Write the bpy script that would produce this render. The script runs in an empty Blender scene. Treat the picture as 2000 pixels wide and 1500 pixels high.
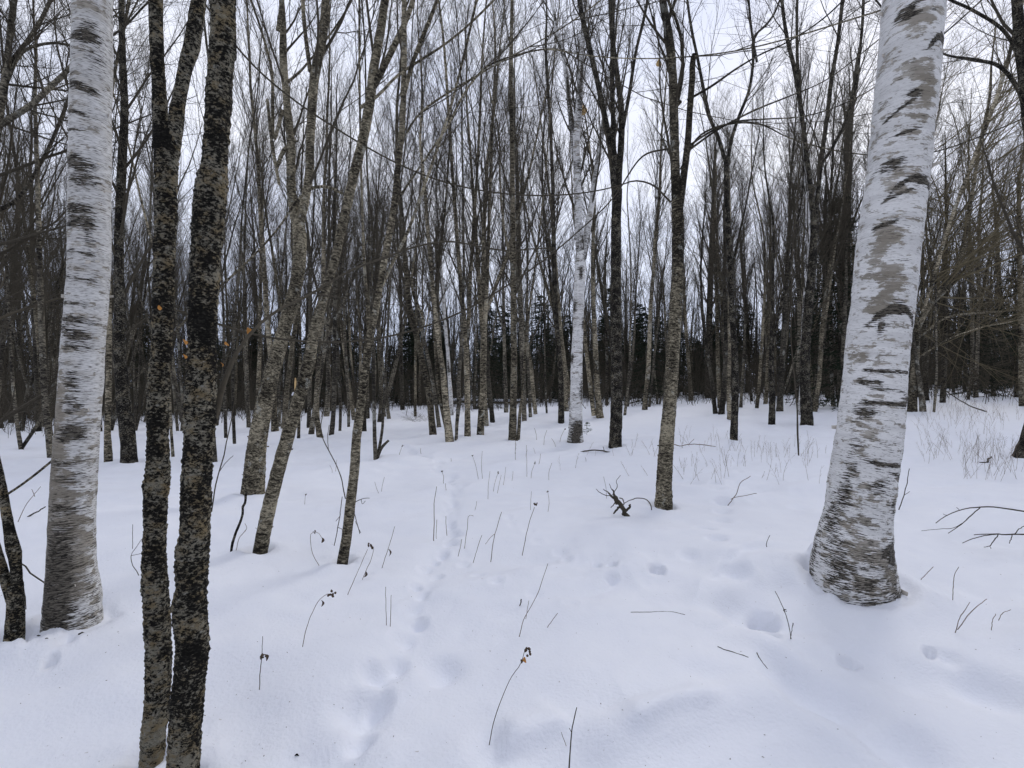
import bpy, math, random
import numpy as np
from mathutils import Vector

# ------------------------------------------------------------------ camera, sky, sun, exposure
scene = bpy.context.scene
F, CX, HY, CAMH = 916.0, 1000.0, 750.0, 1.6          # focal length and centre in 2000-px photograph units
cam_d = bpy.data.cameras.new('camera'); cam = bpy.data.objects.new('camera', cam_d)
scene.collection.objects.link(cam); scene.camera = cam
cam.location = (0, 0, CAMH); cam.rotation_euler = (math.radians(90), 0, 0)
cam_d.sensor_width = 36.0; cam_d.lens = 36.0 * F / 2000.0; cam_d.clip_start = 0.05; cam_d.clip_end = 2000

SUN_EL, SUN_AZ = math.radians(32), math.radians(38)   # azimuth from +Y towards +X
world = bpy.data.worlds.new('World'); scene.world = world; world.use_nodes = True
wn, wl = world.node_tree.nodes, world.node_tree.links; wn.clear()
wo = wn.new('ShaderNodeOutputWorld'); wb = wn.new('ShaderNodeBackground'); wb.inputs[1].default_value = 0.1
sky = wn.new('ShaderNodeTexSky'); sky.sky_type = 'NISHITA'; sky.sun_disc = False
sky.sun_elevation = SUN_EL; sky.sun_rotation = SUN_AZ; sky.air_density = 1.0; sky.dust_density = 1.0
tc = wn.new('ShaderNodeTexCoord'); mp = wn.new('ShaderNodeMapping'); mp.inputs['Scale'].default_value = (1, 1, 2.6)
cn = wn.new('ShaderNodeTexNoise'); cn.inputs['Scale'].default_value = 1.7; cn.inputs['Detail'].default_value = 5
cr = wn.new('ShaderNodeValToRGB')
cr.color_ramp.elements[0].position = 0.32; cr.color_ramp.elements[0].color = (0.62, 0.67, 0.84, 1)
cr.color_ramp.elements[1].position = 0.72; cr.color_ramp.elements[1].color = (0.93, 0.94, 1.0, 1)
sc8 = wn.new('ShaderNodeVectorMath'); sc8.operation = 'SCALE'; sc8.inputs['Scale'].default_value = 12.0
mxw = wn.new('ShaderNodeMix'); mxw.data_type = 'RGBA'; mxw.inputs[0].default_value = 0.93
sepz = wn.new('ShaderNodeSeparateXYZ'); mrz = wn.new('ShaderNodeMapRange'); mrz.inputs[1].default_value = 0.02; mrz.inputs[2].default_value = 0.42
lowc = wn.new('ShaderNodeMix'); lowc.data_type = 'RGBA'; lowc.inputs[6].default_value = (0.58, 0.66, 0.88, 1)
wl.new(tc.outputs['Generated'], sepz.inputs[0]); wl.new(sepz.outputs[2], mrz.inputs[0]); wl.new(mrz.outputs[0], lowc.inputs[0])
wl.new(tc.outputs['Generated'], mp.inputs[0]); wl.new(mp.outputs[0], cn.inputs['Vector']); wl.new(cn.outputs[0], cr.inputs[0])
wl.new(cr.outputs[0], lowc.inputs[7]); wl.new(lowc.outputs[2], sc8.inputs[0]); wl.new(sky.outputs[0], mxw.inputs[6]); wl.new(sc8.outputs[0], mxw.inputs[7])
wl.new(mxw.outputs[2], wb.inputs[0]); wl.new(wb.outputs[0], wo.inputs[0])

sun_d = bpy.data.lights.new('sun', 'SUN'); sun_d.energy = 1.75; sun_d.angle = math.radians(20); sun_d.color = (1.0, 0.95, 0.88)
sun = bpy.data.objects.new('sun', sun_d); scene.collection.objects.link(sun)
sdir = Vector((math.sin(SUN_AZ) * math.cos(SUN_EL), math.cos(SUN_AZ) * math.cos(SUN_EL), math.sin(SUN_EL)))
sun.rotation_euler = (-sdir).to_track_quat('-Z', 'Y').to_euler(); sun.location = (0, 0, 30)

vs = scene.view_settings; vs.view_transform = 'Standard'; vs.look = 'None'; vs.gamma = 1; vs.use_curve_mapping = False
vs.exposure = 0.07
scene.cycles.max_bounces = 5; scene.cycles.diffuse_bounces = 3; scene.cycles.glossy_bounces = 1
scene.cycles.transmission_bounces = 0; scene.cycles.caustics_reflective = False; scene.cycles.caustics_refractive = False

random.seed(7)
COL = scene.collection

# ------------------------------------------------------------------ noise (numpy)
def _hash(i, j, k, seed):
    n = (i * 374761393 + j * 668265263 + k * 2147483647 + seed * 1274126177) & 0xffffffff
    n = ((n ^ (n >> 13)) * 1274126177) & 0xffffffff
    n = (n ^ (n >> 16)) & 0xffffffff
    n = (n * 2246822519) & 0xffffffff
    return ((n ^ (n >> 15)) & 0xffff) / 32767.5 - 1.0
def noise3(x, y, z, seed=0):
    x, y, z = np.broadcast_arrays(np.asarray(x, float), np.asarray(y, float), np.asarray(z, float))
    i, j, k = np.floor(x).astype(np.int64), np.floor(y).astype(np.int64), np.floor(z).astype(np.int64)
    u, v, w = x - i, y - j, z - k
    u, v, w = u*u*(3-2*u), v*v*(3-2*v), w*w*(3-2*w)
    out = 0
    for a in (0, 1):
        for b in (0, 1):
            for c in (0, 1):
                out = out + _hash(i+a, j+b, k+c, seed) * (u if a else 1-u) * (v if b else 1-v) * (w if c else 1-w)
    return out
def smooth(a, b, x):
    t = np.clip((x - a) / (b - a), 0, 1); return t*t*(3-2*t)

# ------------------------------------------------------------------ terrain
def terrain(x, y):
    x = np.asarray(x, float); y = np.asarray(y, float)
    d = np.hypot(x, y)
    z = smooth(2.5, 28, d) * 0.032 * np.clip(x, -45, 45)
    z = z + 0.05 * smooth(2, 8, d) * noise3(x*0.33, y*0.42, 0, 3) + 0.10 * smooth(9, 25, d) * noise3(x*0.12, y*0.12, 0, 5)
    return z
def ground_hit(px, py):
    """distance (depth Y) at which the sight line through a photograph point meets the snow"""
    Y = np.exp(np.linspace(math.log(0.8), math.log(110), 2600))
    X = (px - CX) / F * Y; Z = CAMH + (HY - py) / F * Y
    h = Z - terrain(X, Y)
    k = np.nonzero(h < 0)[0]
    return float(Y[k[0]]) if len(k) else 60.0
def W3(px, py, Y): return np.array([(px - CX) / F * Y, Y, CAMH + (HY - py) / F * Y])
def G3(px, py):
    Y = ground_hit(px, py); p = W3(px, py, Y); p[2] = float(terrain(p[0], p[1])); return p

# ------------------------------------------------------------------ materials
def newmat(name):
    m = bpy.data.materials.new(name); m.use_nodes = True
    nt = m.node_tree; nt.nodes.clear()
    o = nt.nodes.new('ShaderNodeOutputMaterial'); b = nt.nodes.new('ShaderNodeBsdfPrincipled')
    nt.links.new(b.outputs[0], o.inputs[0]); b.inputs['Specular IOR Level'].default_value = 0.15
    b.inputs['Roughness'].default_value = 0.85
    return m, nt, b
class N:
    def __init__(s, nt): s.nt = nt
    def n(s, t, **k):
        x = s.nt.nodes.new(t)
        for a, b in k.items(): setattr(x, a, b)
        return x
    def l(s, a, b): s.nt.links.new(a, b)
    def coord(s):
        """bark coordinates: ring position and length along the stem, shifted per object"""
        a = s.n('ShaderNodeAttribute', attribute_name='bc'); oi = s.n('ShaderNodeObjectInfo')
        sc = s.n('ShaderNodeMath', operation='MULTIPLY'); sc.inputs[1].default_value = 37.0; s.l(oi.outputs['Random'], sc.inputs[0])
        ad = s.n('ShaderNodeVectorMath', operation='ADD'); s.l(a.outputs['Vector'], ad.inputs[0]); s.l(sc.outputs[0], ad.inputs[1])
        s.rand = oi.outputs['Random']; return ad.outputs[0]
    def noise(s, co, scale, sv=(1, 1, 1), detail=3, rough=0.55, off=0.0, dist=0.0):
        m = s.n('ShaderNodeMapping'); m.inputs['Scale'].default_value = sv; m.inputs['Location'].default_value = (off, off*1.7, off*0.6); s.l(co, m.inputs[0])
        x = s.n('ShaderNodeTexNoise'); x.inputs['Scale'].default_value = scale; x.inputs['Detail'].default_value = detail
        x.inputs['Roughness'].default_value = rough; x.inputs['Distortion'].default_value = dist; s.l(m.outputs[0], x.inputs['Vector']); return x.outputs[0]
    def math(s, op, a, b=None, c=None, clamp=False):
        x = s.n('ShaderNodeMath', operation=op, use_clamp=clamp)
        for i, v in enumerate((a, b, c)):
            if v is None: continue
            if hasattr(v, 'is_linked') or hasattr(v, 'links'): s.l(v, x.inputs[i])
            else: x.inputs[i].default_value = v
        return x.outputs[0]
    def step(s, v, lo, hi, sm=True):
        x = s.n('ShaderNodeMapRange', interpolation_type='SMOOTHSTEP' if sm else 'LINEAR'); s.l(v, x.inputs[0])
        x.inputs[1].default_value = lo; x.inputs[2].default_value = hi; return x.outputs[0]
    def mix(s, f, a, b):
        x = s.n('ShaderNodeMix', data_type='RGBA')
        for i, v in ((0, f), (6, a), (7, b)):
            if isinstance(v, (tuple, list)): x.inputs[i].default_value = (*v, 1)
            elif isinstance(v, float): x.inputs[i].default_value = v
            else: s.l(v, x.inputs[i])
        return x.outputs[2]
    def bump(s, h, bsdf, strength=0.5, dist=0.01):
        x = s.n('ShaderNodeBump'); x.inputs['Strength'].default_value = strength; x.inputs['Distance'].default_value = dist
        s.l(h, x.inputs['Height']); s.l(x.outputs[0], bsdf.inputs['Normal'])

def birch_mat(name, white=(0.74, 0.735, 0.72), grey=(0.34, 0.33, 0.31), lent=0.66, fine=1.0, wear=1.0):
    m, nt, b = newmat(name); g = N(nt); co = g.coord()
    big = g.noise(co, 3.0*fine, (1, 1, 1.6), 3, 0.6)
    band = g.noise(co, 2.0*fine, (0.25, 0.25, 7.0), 3, 0.6, 3.1)
    streak = g.noise(co, 11.0*fine, (1, 1, 15.0), 3, 0.6, 7.7)
    fineS = g.noise(co, 26.0*fine, (1, 1, 9.0), 2, 0.6, 1.7)
    blot = g.noise(co, 8.0*fine, (1, 1, 2.2), 5, 0.65, 5.2)
    dk = g.n('ShaderNodeAttribute', attribute_name='dk').outputs['Fac']
    pl = g.n('ShaderNodeAttribute', attribute_name='pl').outputs['Fac']
    col = g.mix(g.step(band, 0.38, 0.62), tuple(c*0.86 for c in white), white)
    col = g.mix(g.math('MULTIPLY', g.step(g.math('ADD', fineS, g.math('MULTIPLY', dk, 0.10)), 0.62 - 0.20*wear, 0.72 - 0.06*wear), 0.6), col, grey)
    col = g.mix(g.math('MULTIPLY', g.step(g.noise(co, 5.0*fine, (1, 1, 3.0), 4, 0.65, 15.0), 0.5, 0.66), 0.45*wear), col, (0.48, 0.45, 0.40))
    # peeled patches showing the grey-tan inner bark, with crisp ragged edges
    pv = g.math('ADD', g.math('ADD', blot, g.math('MULTIPLY', pl, 0.175)), g.math('MULTIPLY', g.math('SUBTRACT', streak, 0.5), 0.35))
    pv = g.math('ADD', pv, g.math('MULTIPLY', g.math('SUBTRACT', fineS, 0.5), 0.12)); peel = g.step(pv, 0.57, 0.59)
    tan = g.mix(g.step(big, 0.4, 0.6), (0.27, 0.245, 0.20), (0.38, 0.345, 0.285))
    tan = g.mix(g.math('MULTIPLY', g.step(fineS, 0.40, 0.66), 0.6), tan, (0.17, 0.15, 0.12))
    tan = g.mix(g.math('MULTIPLY', g.step(band, 0.50, 0.60), 0.5), tan, (0.50, 0.47, 0.42))
    col = g.mix(g.math('MULTIPLY', peel, 0.9), col, tan)
    col = g.mix(g.math('MULTIPLY', g.step(g.math('ADD', pl, g.math('MULTIPLY', g.math('SUBTRACT', blot, 0.5), 1.2)), 0.46, 0.74), 0.45), col, (0.22, 0.19, 0.145))
    hair = g.step(g.noise(co, 15.0*fine, (1, 1, 26.0), 2, 0.5, 41.0), 0.635, 0.665)
    col = g.mix(g.math('MULTIPLY', hair, 0.65), col, (0.16, 0.145, 0.12))
    # dark lenticel streaks and scars
    sv = g.math('ADD', g.math('MULTIPLY', g.math('SUBTRACT', streak, 0.5), 1.5), g.math('MULTIPLY', g.math('SUBTRACT', blot, 0.5), 0.45))
    sv = g.math('ADD', sv, g.math('MULTIPLY', g.math('SUBTRACT', fineS, 0.5), 0.95))
    sv = g.math('ADD', sv, g.math('MULTIPLY', g.math('MINIMUM', dk, 1.3), 0.52))
    dark = g.step(sv, lent - 0.5 + 0.115, lent - 0.5 + 0.155)
    sv2 = g.math('ADD', fineS, g.math('MULTIPLY', dk, 0.10))
    d2 = g.math('MULTIPLY', g.step(sv2, 0.655 - 0.07*wear, 0.73 - 0.05*wear), 0.8)
    dark = g.math('MAXIMUM', dark, d2)
    dcol = g.mix(g.step(g.noise(co, 30.0*fine, (1, 1, 5.0), 4, 0.7, 31.0), 0.40, 0.62), (0.014, 0.012, 0.010), (0.15, 0.135, 0.11))
    col = g.mix(dark, col, dcol)
    g.l(col, b.inputs['Base Color']); b.inputs['Roughness'].default_value = 0.62
    h = g.math('SUBTRACT', g.math('ADD', g.math('MULTIPLY', fineS, 0.4), g.math('MULTIPLY', blot, 0.5)), g.math('ADD', g.math('MULTIPLY', dark, 0.5), g.math('MULTIPLY', peel, 0.3)))
    g.bump(h, b, 0.6, 0.008)
    return m

def moss_mat(name, tan=(0.40, 0.32, 0.19), grey=(0.46, 0.43, 0.34), dark=(0.014, 0.013, 0.011), thr=0.53, fine=1.0):
    m, nt, b = newmat(name); g = N(nt); co = g.coord()
    big = g.noise(co, 9.0*fine, (1, 1, 1.0), 3, 0.6)
    med = g.noise(co, 48.0*fine, (1, 1, 1.4), 6, 0.85, 4.0, 0.3)
    fin = g.noise(co, 70.0*fine, (1, 1, 2.0), 3, 0.7, 8.0)
    dk = g.n('ShaderNodeAttribute', attribute_name='dk').outputs['Fac']
    v = g.math('ADD', g.math('MULTIPLY', big, 0.42), g.math('MULTIPLY', med, 0.88))
    v = g.math('ADD', v, g.math('MULTIPLY', g.math('SUBTRACT', fin, 0.5), 0.50))
    v = g.math('SUBTRACT', v, g.math('MULTIPLY', dk, 0.25))
    mask = g.step(v, thr + 0.105, thr + 0.215)
    hue = g.noise(co, 14.0*fine, (1, 1, 1.5), 4, 0.7, 12.0)
    light = g.mix(g.step(hue, 0.38, 0.56), tan, grey)
    light = g.mix(g.math('MULTIPLY', g.step(fin, 0.45, 0.7), 0.45), light, tuple(c*0.35 for c in tan))
    dcol = g.mix(g.step(fin, 0.45, 0.75), dark, tuple(c*5 for c in dark))
    pale = g.step(g.noise(co, 26.0*fine, (1, 1, 1.6), 4, 0.7, 21.0), 0.60, 0.64)
    col = g.mix(mask, dcol, light)
    col = g.mix(g.math('MULTIPLY', pale, g.math('MULTIPLY', mask, 0.7)), col, (0.50, 0.50, 0.46))
    g.l(col, b.inputs['Base Color']); b.inputs['Roughness'].default_value = 0.95
    g.bump(g.math('ADD', g.math('MULTIPLY', med, 1.2), g.math('MULTIPLY', fin, 0.5)), b, 1.0, 0.025)
    return m

def shag_mat(name, light=(0.27, 0.235, 0.165), mid=(0.15, 0.13, 0.095), dark=(0.025, 0.022, 0.018), thr=0.47, fine=1.0, rnd=0.0):
    """brownish bark with thin sideways curls, like yellow birch"""
    m, nt, b = newmat(name); g = N(nt); co = g.coord()
    big = g.noise(co, 2.5*fine, (1, 1, 0.8), 3, 0.6)
    st = g.noise(co, 24.0*fine, (1, 1, 2.6), 6, 0.8, 3.0, 0.5)
    fi = g.noise(co, 60.0*fine, (1, 1, 3.0), 3, 0.7, 9.0)
    v = g.math('ADD', g.math('MULTIPLY', st, 0.8), g.math('MULTIPLY', big, 0.35))
    v = g.math('ADD', v, g.math('MULTIPLY', g.math('SUBTRACT', fi, 0.5), 0.25))
    v = g.math('SUBTRACT', v, g.math('MULTIPLY', g.n('ShaderNodeAttribute', attribute_name='dk').outputs['Fac'], 0.2))
    base = g.mix(g.step(v, thr - 0.01, thr + 0.10), dark, mid)
    col = g.mix(g.step(v, thr + 0.085, thr + 0.16), base, light)
    lich = g.step(g.noise(co, 7.0*fine, (1, 1, 0.8), 4, 0.7, 17.0), 0.60, 0.64)
    col = g.mix(g.math('MULTIPLY', lich, g.math('MULTIPLY', g.step(fi, 0.35, 0.55), 0.65)), col, (0.42, 0.42, 0.37))
    damp = g.step(g.noise(co, 2.0*fine, (1, 1, 0.35), 3, 0.6, 27.0), 0.50, 0.62)
    col = g.mix(g.math('MULTIPLY', damp, 0.30), col, (0.035, 0.031, 0.025))
    if rnd:
        hs = g.n('ShaderNodeHueSaturation'); g.l(col, hs.inputs['Color'])
        g.l(g.math('ADD', g.math('MULTIPLY', g.rand, rnd), 1.0 - rnd/2), hs.inputs['Value'])
        col = hs.outputs[0]
    g.l(col, b.inputs['Base Color']); b.inputs['Roughness'].default_value = 0.9
    g.bump(g.math('ADD', st, g.math('MULTIPLY', fi, 0.4)), b, 0.9, 0.012)
    return m

M_BIRCH = birch_mat('paper_birch_bark')
M_BIRCHR = birch_mat('clean_paper_birch_bark', (0.80, 0.795, 0.785), (0.40, 0.39, 0.37), 0.69, 0.9, 0.08)
M_BIRCHM = birch_mat('slender_birch_bark', (0.86, 0.855, 0.84), (0.36, 0.35, 0.34), 0.58, 0.55, 0.3)
M_MOSS = moss_mat('mossy_scaly_bark')
M_MOSSD = moss_mat('black_rough_bark', (0.22, 0.19, 0.13), (0.27, 0.25, 0.20), (0.010, 0.009, 0.008), 0.55, 0.7)
M_SHAG = shag_mat('curling_brown_bark', (0.42, 0.375, 0.27), (0.16, 0.14, 0.10), (0.016, 0.014, 0.011), 0.50, 0.8)
M_TAN = shag_mat('pale_tan_bark', (0.42, 0.37, 0.27), (0.16, 0.14, 0.10), (0.018, 0.016, 0.013), 0.505, 0.36, 0.75)
M_GREY = shag_mat('grey_brown_bark', (0.32, 0.29, 0.22), (0.12, 0.108, 0.085), (0.018, 0.016, 0.014), 0.51, 0.34, 0.8)
M_DARK = shag_mat('dark_bark', (0.15, 0.135, 0.105), (0.050, 0.045, 0.036), (0.014, 0.013, 0.011), 0.49, 0.34, 0.6)
def plain(name, col, rough=0.9, var=0.5):
    m, nt, b = newmat(name); g = N(nt); t = g.n('ShaderNodeTexCoord')
    n = g.n('ShaderNodeTexNoise'); n.inputs['Scale'].default_value = 30; g.l(t.outputs['Object'], n.inputs['Vector'])
    g.l(g.mix(n.outputs[0], tuple(c*(1-var) for c in col), tuple(min(1, c*(1+var)) for c in col)), b.inputs['Base Color'])
    b.inputs['Roughness'].default_value = rough; return m
M_TWIG = plain('twig_bark', (0.070, 0.061, 0.046))
M_TWIGB = plain('brown_twig_bark', (0.155, 0.13, 0.082))
M_STALK = plain('dry_stalk', (0.20, 0.155, 0.12))
M_SEED = plain('dry_seed_head', (0.085, 0.06, 0.04))
M_LEAF = plain('dead_orange_leaf', (0.55, 0.26, 0.07), 0.7, 0.3)
M_WOOD = plain('split_wood', (0.75, 0.52, 0.25), 0.7, 0.15)
M_PEELW = plain('birch_paper', (0.62, 0.58, 0.52), 0.7, 0.25)
M_PEELB = plain('brown_bark_flake', (0.12, 0.10, 0.075), 0.9, 0.6)
M_NEEDLE = plain('spruce_needles', (0.020, 0.030, 0.018), 0.9, 0.5)
M_NEEDLEG = plain('young_fir_needles', (0.05, 0.085, 0.05), 0.8, 0.4)

def snow_mat():
    m, nt, b = newmat('snow'); g = N(nt); t = g.n('ShaderNodeTexCoord')
    a = g.n('ShaderNodeTexNoise'); a.inputs['Scale'].default_value = 55; a.inputs['Detail'].default_value = 4; g.l(t.outputs['Object'], a.inputs['Vector'])
    c = g.n('ShaderNodeTexNoise'); c.inputs['Scale'].default_value = 5; c.inputs['Detail'].default_value = 4; g.l(t.outputs['Object'], c.inputs['Vector'])
    d = g.n('ShaderNodeTexNoise'); d.inputs['Scale'].default_value = 26; d.inputs['Detail'].default_value = 2; g.l(t.outputs['Object'], d.inputs['Vector'])
    col = g.mix(c.outputs[0], (0.78, 0.805, 0.88), (0.84, 0.86, 0.915))
    sp = g.math('MULTIPLY', g.step(d.outputs[0], 0.765, 0.79), 0.5)      # specks of bark dust and seeds
    col = g.mix(sp, col, (0.30, 0.26, 0.22))
    g.l(col, b.inputs['Base Color']); b.inputs['Roughness'].default_value = 0.7
    g.bump(g.math('ADD', a.outputs[0], g.math('MULTIPLY', c.outputs[0], 2.0)), b, 0.38, 0.012)
    return m
M_SNOW = snow_mat()

# ------------------------------------------------------------------ mesh building
class MB:
    def __init__(s): s.v = []; s.f = []; s.bc = []; s.dk = []; s.pl = []; s.n = 0
    def add(s, v, f, bc=None, dk=None, pl=None):
        s.v.append(v); s.f.append(f + s.n); s.n += len(v)
        s.bc.append(v if bc is None else bc)
        s.dk.append(np.zeros(len(v)) if dk is None else dk); s.pl.append(np.zeros(len(v)) if pl is None else pl)
    def build(s, name, mat, parent=None, origin=(0, 0, 0), smooth_=True):
        v = np.concatenate(s.v) - np.array(origin); f = np.concatenate(s.f)
        me = bpy.data.meshes.new(name)
        me.vertices.add(len(v)); me.vertices.foreach_set('co', v.astype(np.float32).ravel())
        me.loops.add(f.size); me.loops.foreach_set('vertex_index', f.astype(np.int32).ravel())
        me.polygons.add(len(f)); me.polygons.foreach_set('loop_start', np.arange(0, f.size, 4, dtype=np.int32))
        me.update(calc_edges=True)
        if smooth_: me.polygons.foreach_set('use_smooth', np.ones(len(f), dtype=bool))
        a = me.attributes.new('bc', 'FLOAT_VECTOR', 'POINT'); a.data.foreach_set('vector', np.concatenate(s.bc).astype(np.float32).ravel())
        dk = np.concatenate(s.dk); pl = np.concatenate(s.pl)
        if dk.any() or pl.any():
            a = me.attributes.new('dk', 'FLOAT', 'POINT'); a.data.foreach_set('value', dk.astype(np.float32))
            a = me.attributes.new('pl', 'FLOAT', 'POINT'); a.data.foreach_set('value', pl.astype(np.float32))
        me.materials.append(mat)
        o = bpy.data.objects.new(name, me); COL.objects.link(o)
        if parent: o.parent = parent
        else: o.location = origin
        return o

def nrm(a): return a / np.maximum(np.linalg.norm(a, axis=-1, keepdims=True), 1e-9)
_fcache = {}
def _faces(M_, n, k):
    key = (n, k)
    if key not in _fcache:
        i = np.arange(n-1)[:, None]; j = np.arange(k)[None, :]; j2 = (j+1) % k
        a = i*k + j; b_ = i*k + j2; c = (i+1)*k + j2; d = (i+1)*k + j
        _fcache[key] = np.stack([a + 0*b_, b_ + 0*a, c, d + 0*c], -1).reshape(-1, 4)
    f = _fcache[key]
    return (f[None] + (np.arange(M_) * n * k)[:, None, None]).reshape(-1, 4)
def tubes(mb, P, R, k=3):
    """many tubes at once: P (M,n,3), R (M,n)"""
    M_, n, _ = P.shape
    if M_ == 0: return
    T = nrm(np.gradient(P, axis=1)); ax = T[:, n//2]
    ref = np.where(np.abs(ax[:, 2:3]) < 0.8, np.array([[0, 0, 1.0]]), np.array([[1.0, 0, 0]]))
    e1 = nrm(np.cross(T, ref[:, None, :])); e2 = np.cross(T, e1)
    th = np.arange(k) * 2*np.pi/k
    c, s_ = np.cos(th), np.sin(th)
    V = P[:, :, None, :] + R[:, :, None, None] * (e1[:, :, None, :] * c[None, None, :, None] + e2[:, :, None, :] * s_[None, None, :, None])
    seg = np.linalg.norm(np.diff(P, axis=1), axis=2); S = np.concatenate([np.zeros((M_, 1)), np.cumsum(seg, 1)], 1)
    off = (np.arange(M_) * 0.37 % 5)[:, None, None]
    bc = np.stack([R[:, :, None]*c + off, R[:, :, None]*s_ + off, S[:, :, None] + 0*c], -1)
    mb.add(V.reshape(-1, 3), _faces(M_, n, k), bc.reshape(-1, 3))

def resample(P, R, n):
    d = np.concatenate([[0], np.cumsum(np.linalg.norm(np.diff(P, axis=0), axis=1))])
    # smooth interpolation (Catmull-like through cubic on chord length)
    t = np.linspace(0, d[-1], n)
    out = np.empty((n, 3))
    if len(P) < 3:
        for a in range(3): out[:, a] = np.interp(t, d, P[:, a])
    else:
        m = np.gradient(P, d, axis=0)
        k = np.clip(np.searchsorted(d, t, side='right') - 1, 0, len(d)-2)
        h = (d[k+1]-d[k])[:, None]; u = (t - d[k])[:, None] / h
        out = (2*u**3-3*u**2+1)*P[k] + (u**3-2*u**2+u)*h*m[k] + (-2*u**3+3*u**2)*P[k+1] + (u**3-u**2)*h*m[k+1]
    return out, np.interp(t, d, R)

def stem_mesh(mb, P, R, k, nseg, rough=0.05, seed=0, scars=None, lump=0.04, detail=0.0, bumps=()):
    """one trunk or limb with an uneven surface; scars paint dark and peeled bark in ring/height space"""
    P, R = resample(np.asarray(P, float), np.asarray(R, float), nseg)
    T = nrm(np.gradient(P, axis=0))
    ref = np.array([1.0, 0, 0]) if abs(T[nseg//2][0]) < 0.8 else np.array([0, 0, 1.0])
    e2 = nrm(np.cross(T, ref)); e1 = np.cross(e2, T)      # for an upright stem e1 = +X, e2 = +Y
    if abs(T[nseg//2][0]) < 0.8: e2 = nrm(np.cross(T, e1))
    th = np.linspace(0, 2*np.pi, k, endpoint=False)
    c, s_ = np.cos(th)[None], np.sin(th)[None]
    S = np.concatenate([[0], np.cumsum(np.linalg.norm(np.diff(P, axis=0), axis=1))])[:, None]
    rr = R[:, None]
    x, y, z = rr*c, rr*s_, S + 0*c
    dr = lump * noise3(x*1.6/rr.mean(), y*1.6/rr.mean(), z*1.1/rr.mean()*0.6, seed)
    dr = dr + rough * 0.6 * noise3(x*28, y*28, z*22, seed+1)
    if detail: dr = dr + detail * noise3(x*75, y*75, z*130, seed+2) + detail*0.8 * noise3(x*40, y*40, z*190, seed+4)
    for (bu, bz, ba, bw) in bumps:     # u across (-1..1), height, amount, size
        th0 = -math.acos(max(-1, min(1, bu)))
        da = np.angle(np.exp(1j*(th - th0)))[None] * rr
        dr = dr + ba * np.exp(-((da)**2 + (P[:, 2:3] - bz)**2) / bw**2)
    r2 = rr * (1 + dr)
    V = P[:, None, :] + r2[:, :, None] * (e1[:, None, :]*c[..., None] + e2[:, None, :]*s_[..., None])
    bc = np.stack([x, y, z], -1).reshape(-1, 3)
    dk = pl = None
    if scars is not None:
        ang = np.angle(np.exp(1j*(th + np.pi/2)))[None]       # 0 faces the camera (-Y)
        a = ang * rr; zz = P[:, 2:3] + 0*a
        dk, pl = scars(a, zz, ang, rr)
        dk = dk.ravel(); pl = pl.ravel()
    mb.add(V.reshape(-1, 3), _faces(1, nseg, k), bc, dk, pl)
    return P, R

def kids(P, R, cnt, u0, u1, ang, ln, up, wob, n, rng, rmax=0.6, rtip=0.25, rmin=0.003, taper=0.55):
    """child branches for every parent: returns P, R arrays"""
    M_, m, _ = P.shape
    if M_ == 0: return np.zeros((0, n, 3)), np.zeros((0, n))
    u = u0 + (u1-u0) * (np.arange(cnt)[None] + rng.random((M_, cnt))) / cnt
    x = u * (m-1); i = np.clip(x.astype(int), 0, m-2); f = (x - i)[..., None]
    r_ = np.arange(M_)[:, None]
    p0 = P[r_, i]*(1-f) + P[r_, i+1]*f; T = nrm(P[r_, i+1]-P[r_, i]); r0 = R[r_, i]*(1-f[..., 0]) + R[r_, i+1]*f[..., 0]
    L = np.linalg.norm(np.diff(P, axis=1), axis=2).sum(1)[:, None]
    length = ln * L * (1 - taper*u) * (0.6 + 0.8*rng.random(u.shape))
    q = nrm(np.cross(T, nrm(rng.normal(size=T.shape)))); an = np.radians(ang) * (0.7 + 0.6*rng.random(u.shape))[..., None]
    d = nrm(T*np.cos(an) + q*np.sin(an))
    p0, d, length, r0 = p0.reshape(-1, 3), d.reshape(-1, 3), length.ravel(), r0.ravel()
    rb = np.maximum(np.minimum(r0*rmax, length*0.016 + rmin), rmin)
    pts = [p0]; st = (length/(n-1))[:, None]
    for _ in range(n-1):
        d = nrm(d + np.array([0, 0, up]) + wob*rng.normal(size=d.shape)); pts.append(pts[-1] + d*st)
    PP = np.stack(pts, 1); RR = rb[:, None] * np.linspace(1, rtip, n)[None]
    return PP, np.maximum(RR, rmin*0.5)

def crown(mb, P, R, rng, dens=(20, 8, 7), u0=0.35, ang=32, l1=0.30, up=0.06, rmin=0.004, stubs=0):
    """ascending bare branches and twigs on one stem (P (n,3), R (n))"""
    P1, R1 = kids(P[None], R[None], dens[0], u0, 0.98, ang, l1, up, 0.06, 9, rng, 0.36, 0.18, rmin*1.15)
    P2, R2 = kids(P1, R1, dens[1], 0.12, 0.98, 30, 0.45, up*0.9, 0.08, 6, rng, 0.45, 0.3, rmin*0.7)
    P3, R3 = kids(P2, R2, dens[2], 0.08, 0.98, 32, 0.48, up*0.6, 0.10, 4, rng, 0.65, 0.45, rmin*0.5, 0.4)
    tubes(mb, P1, R1, 5); tubes(mb, P2, R2, 4); tubes(mb, P3, R3, 3)
    return P1, R1

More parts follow.
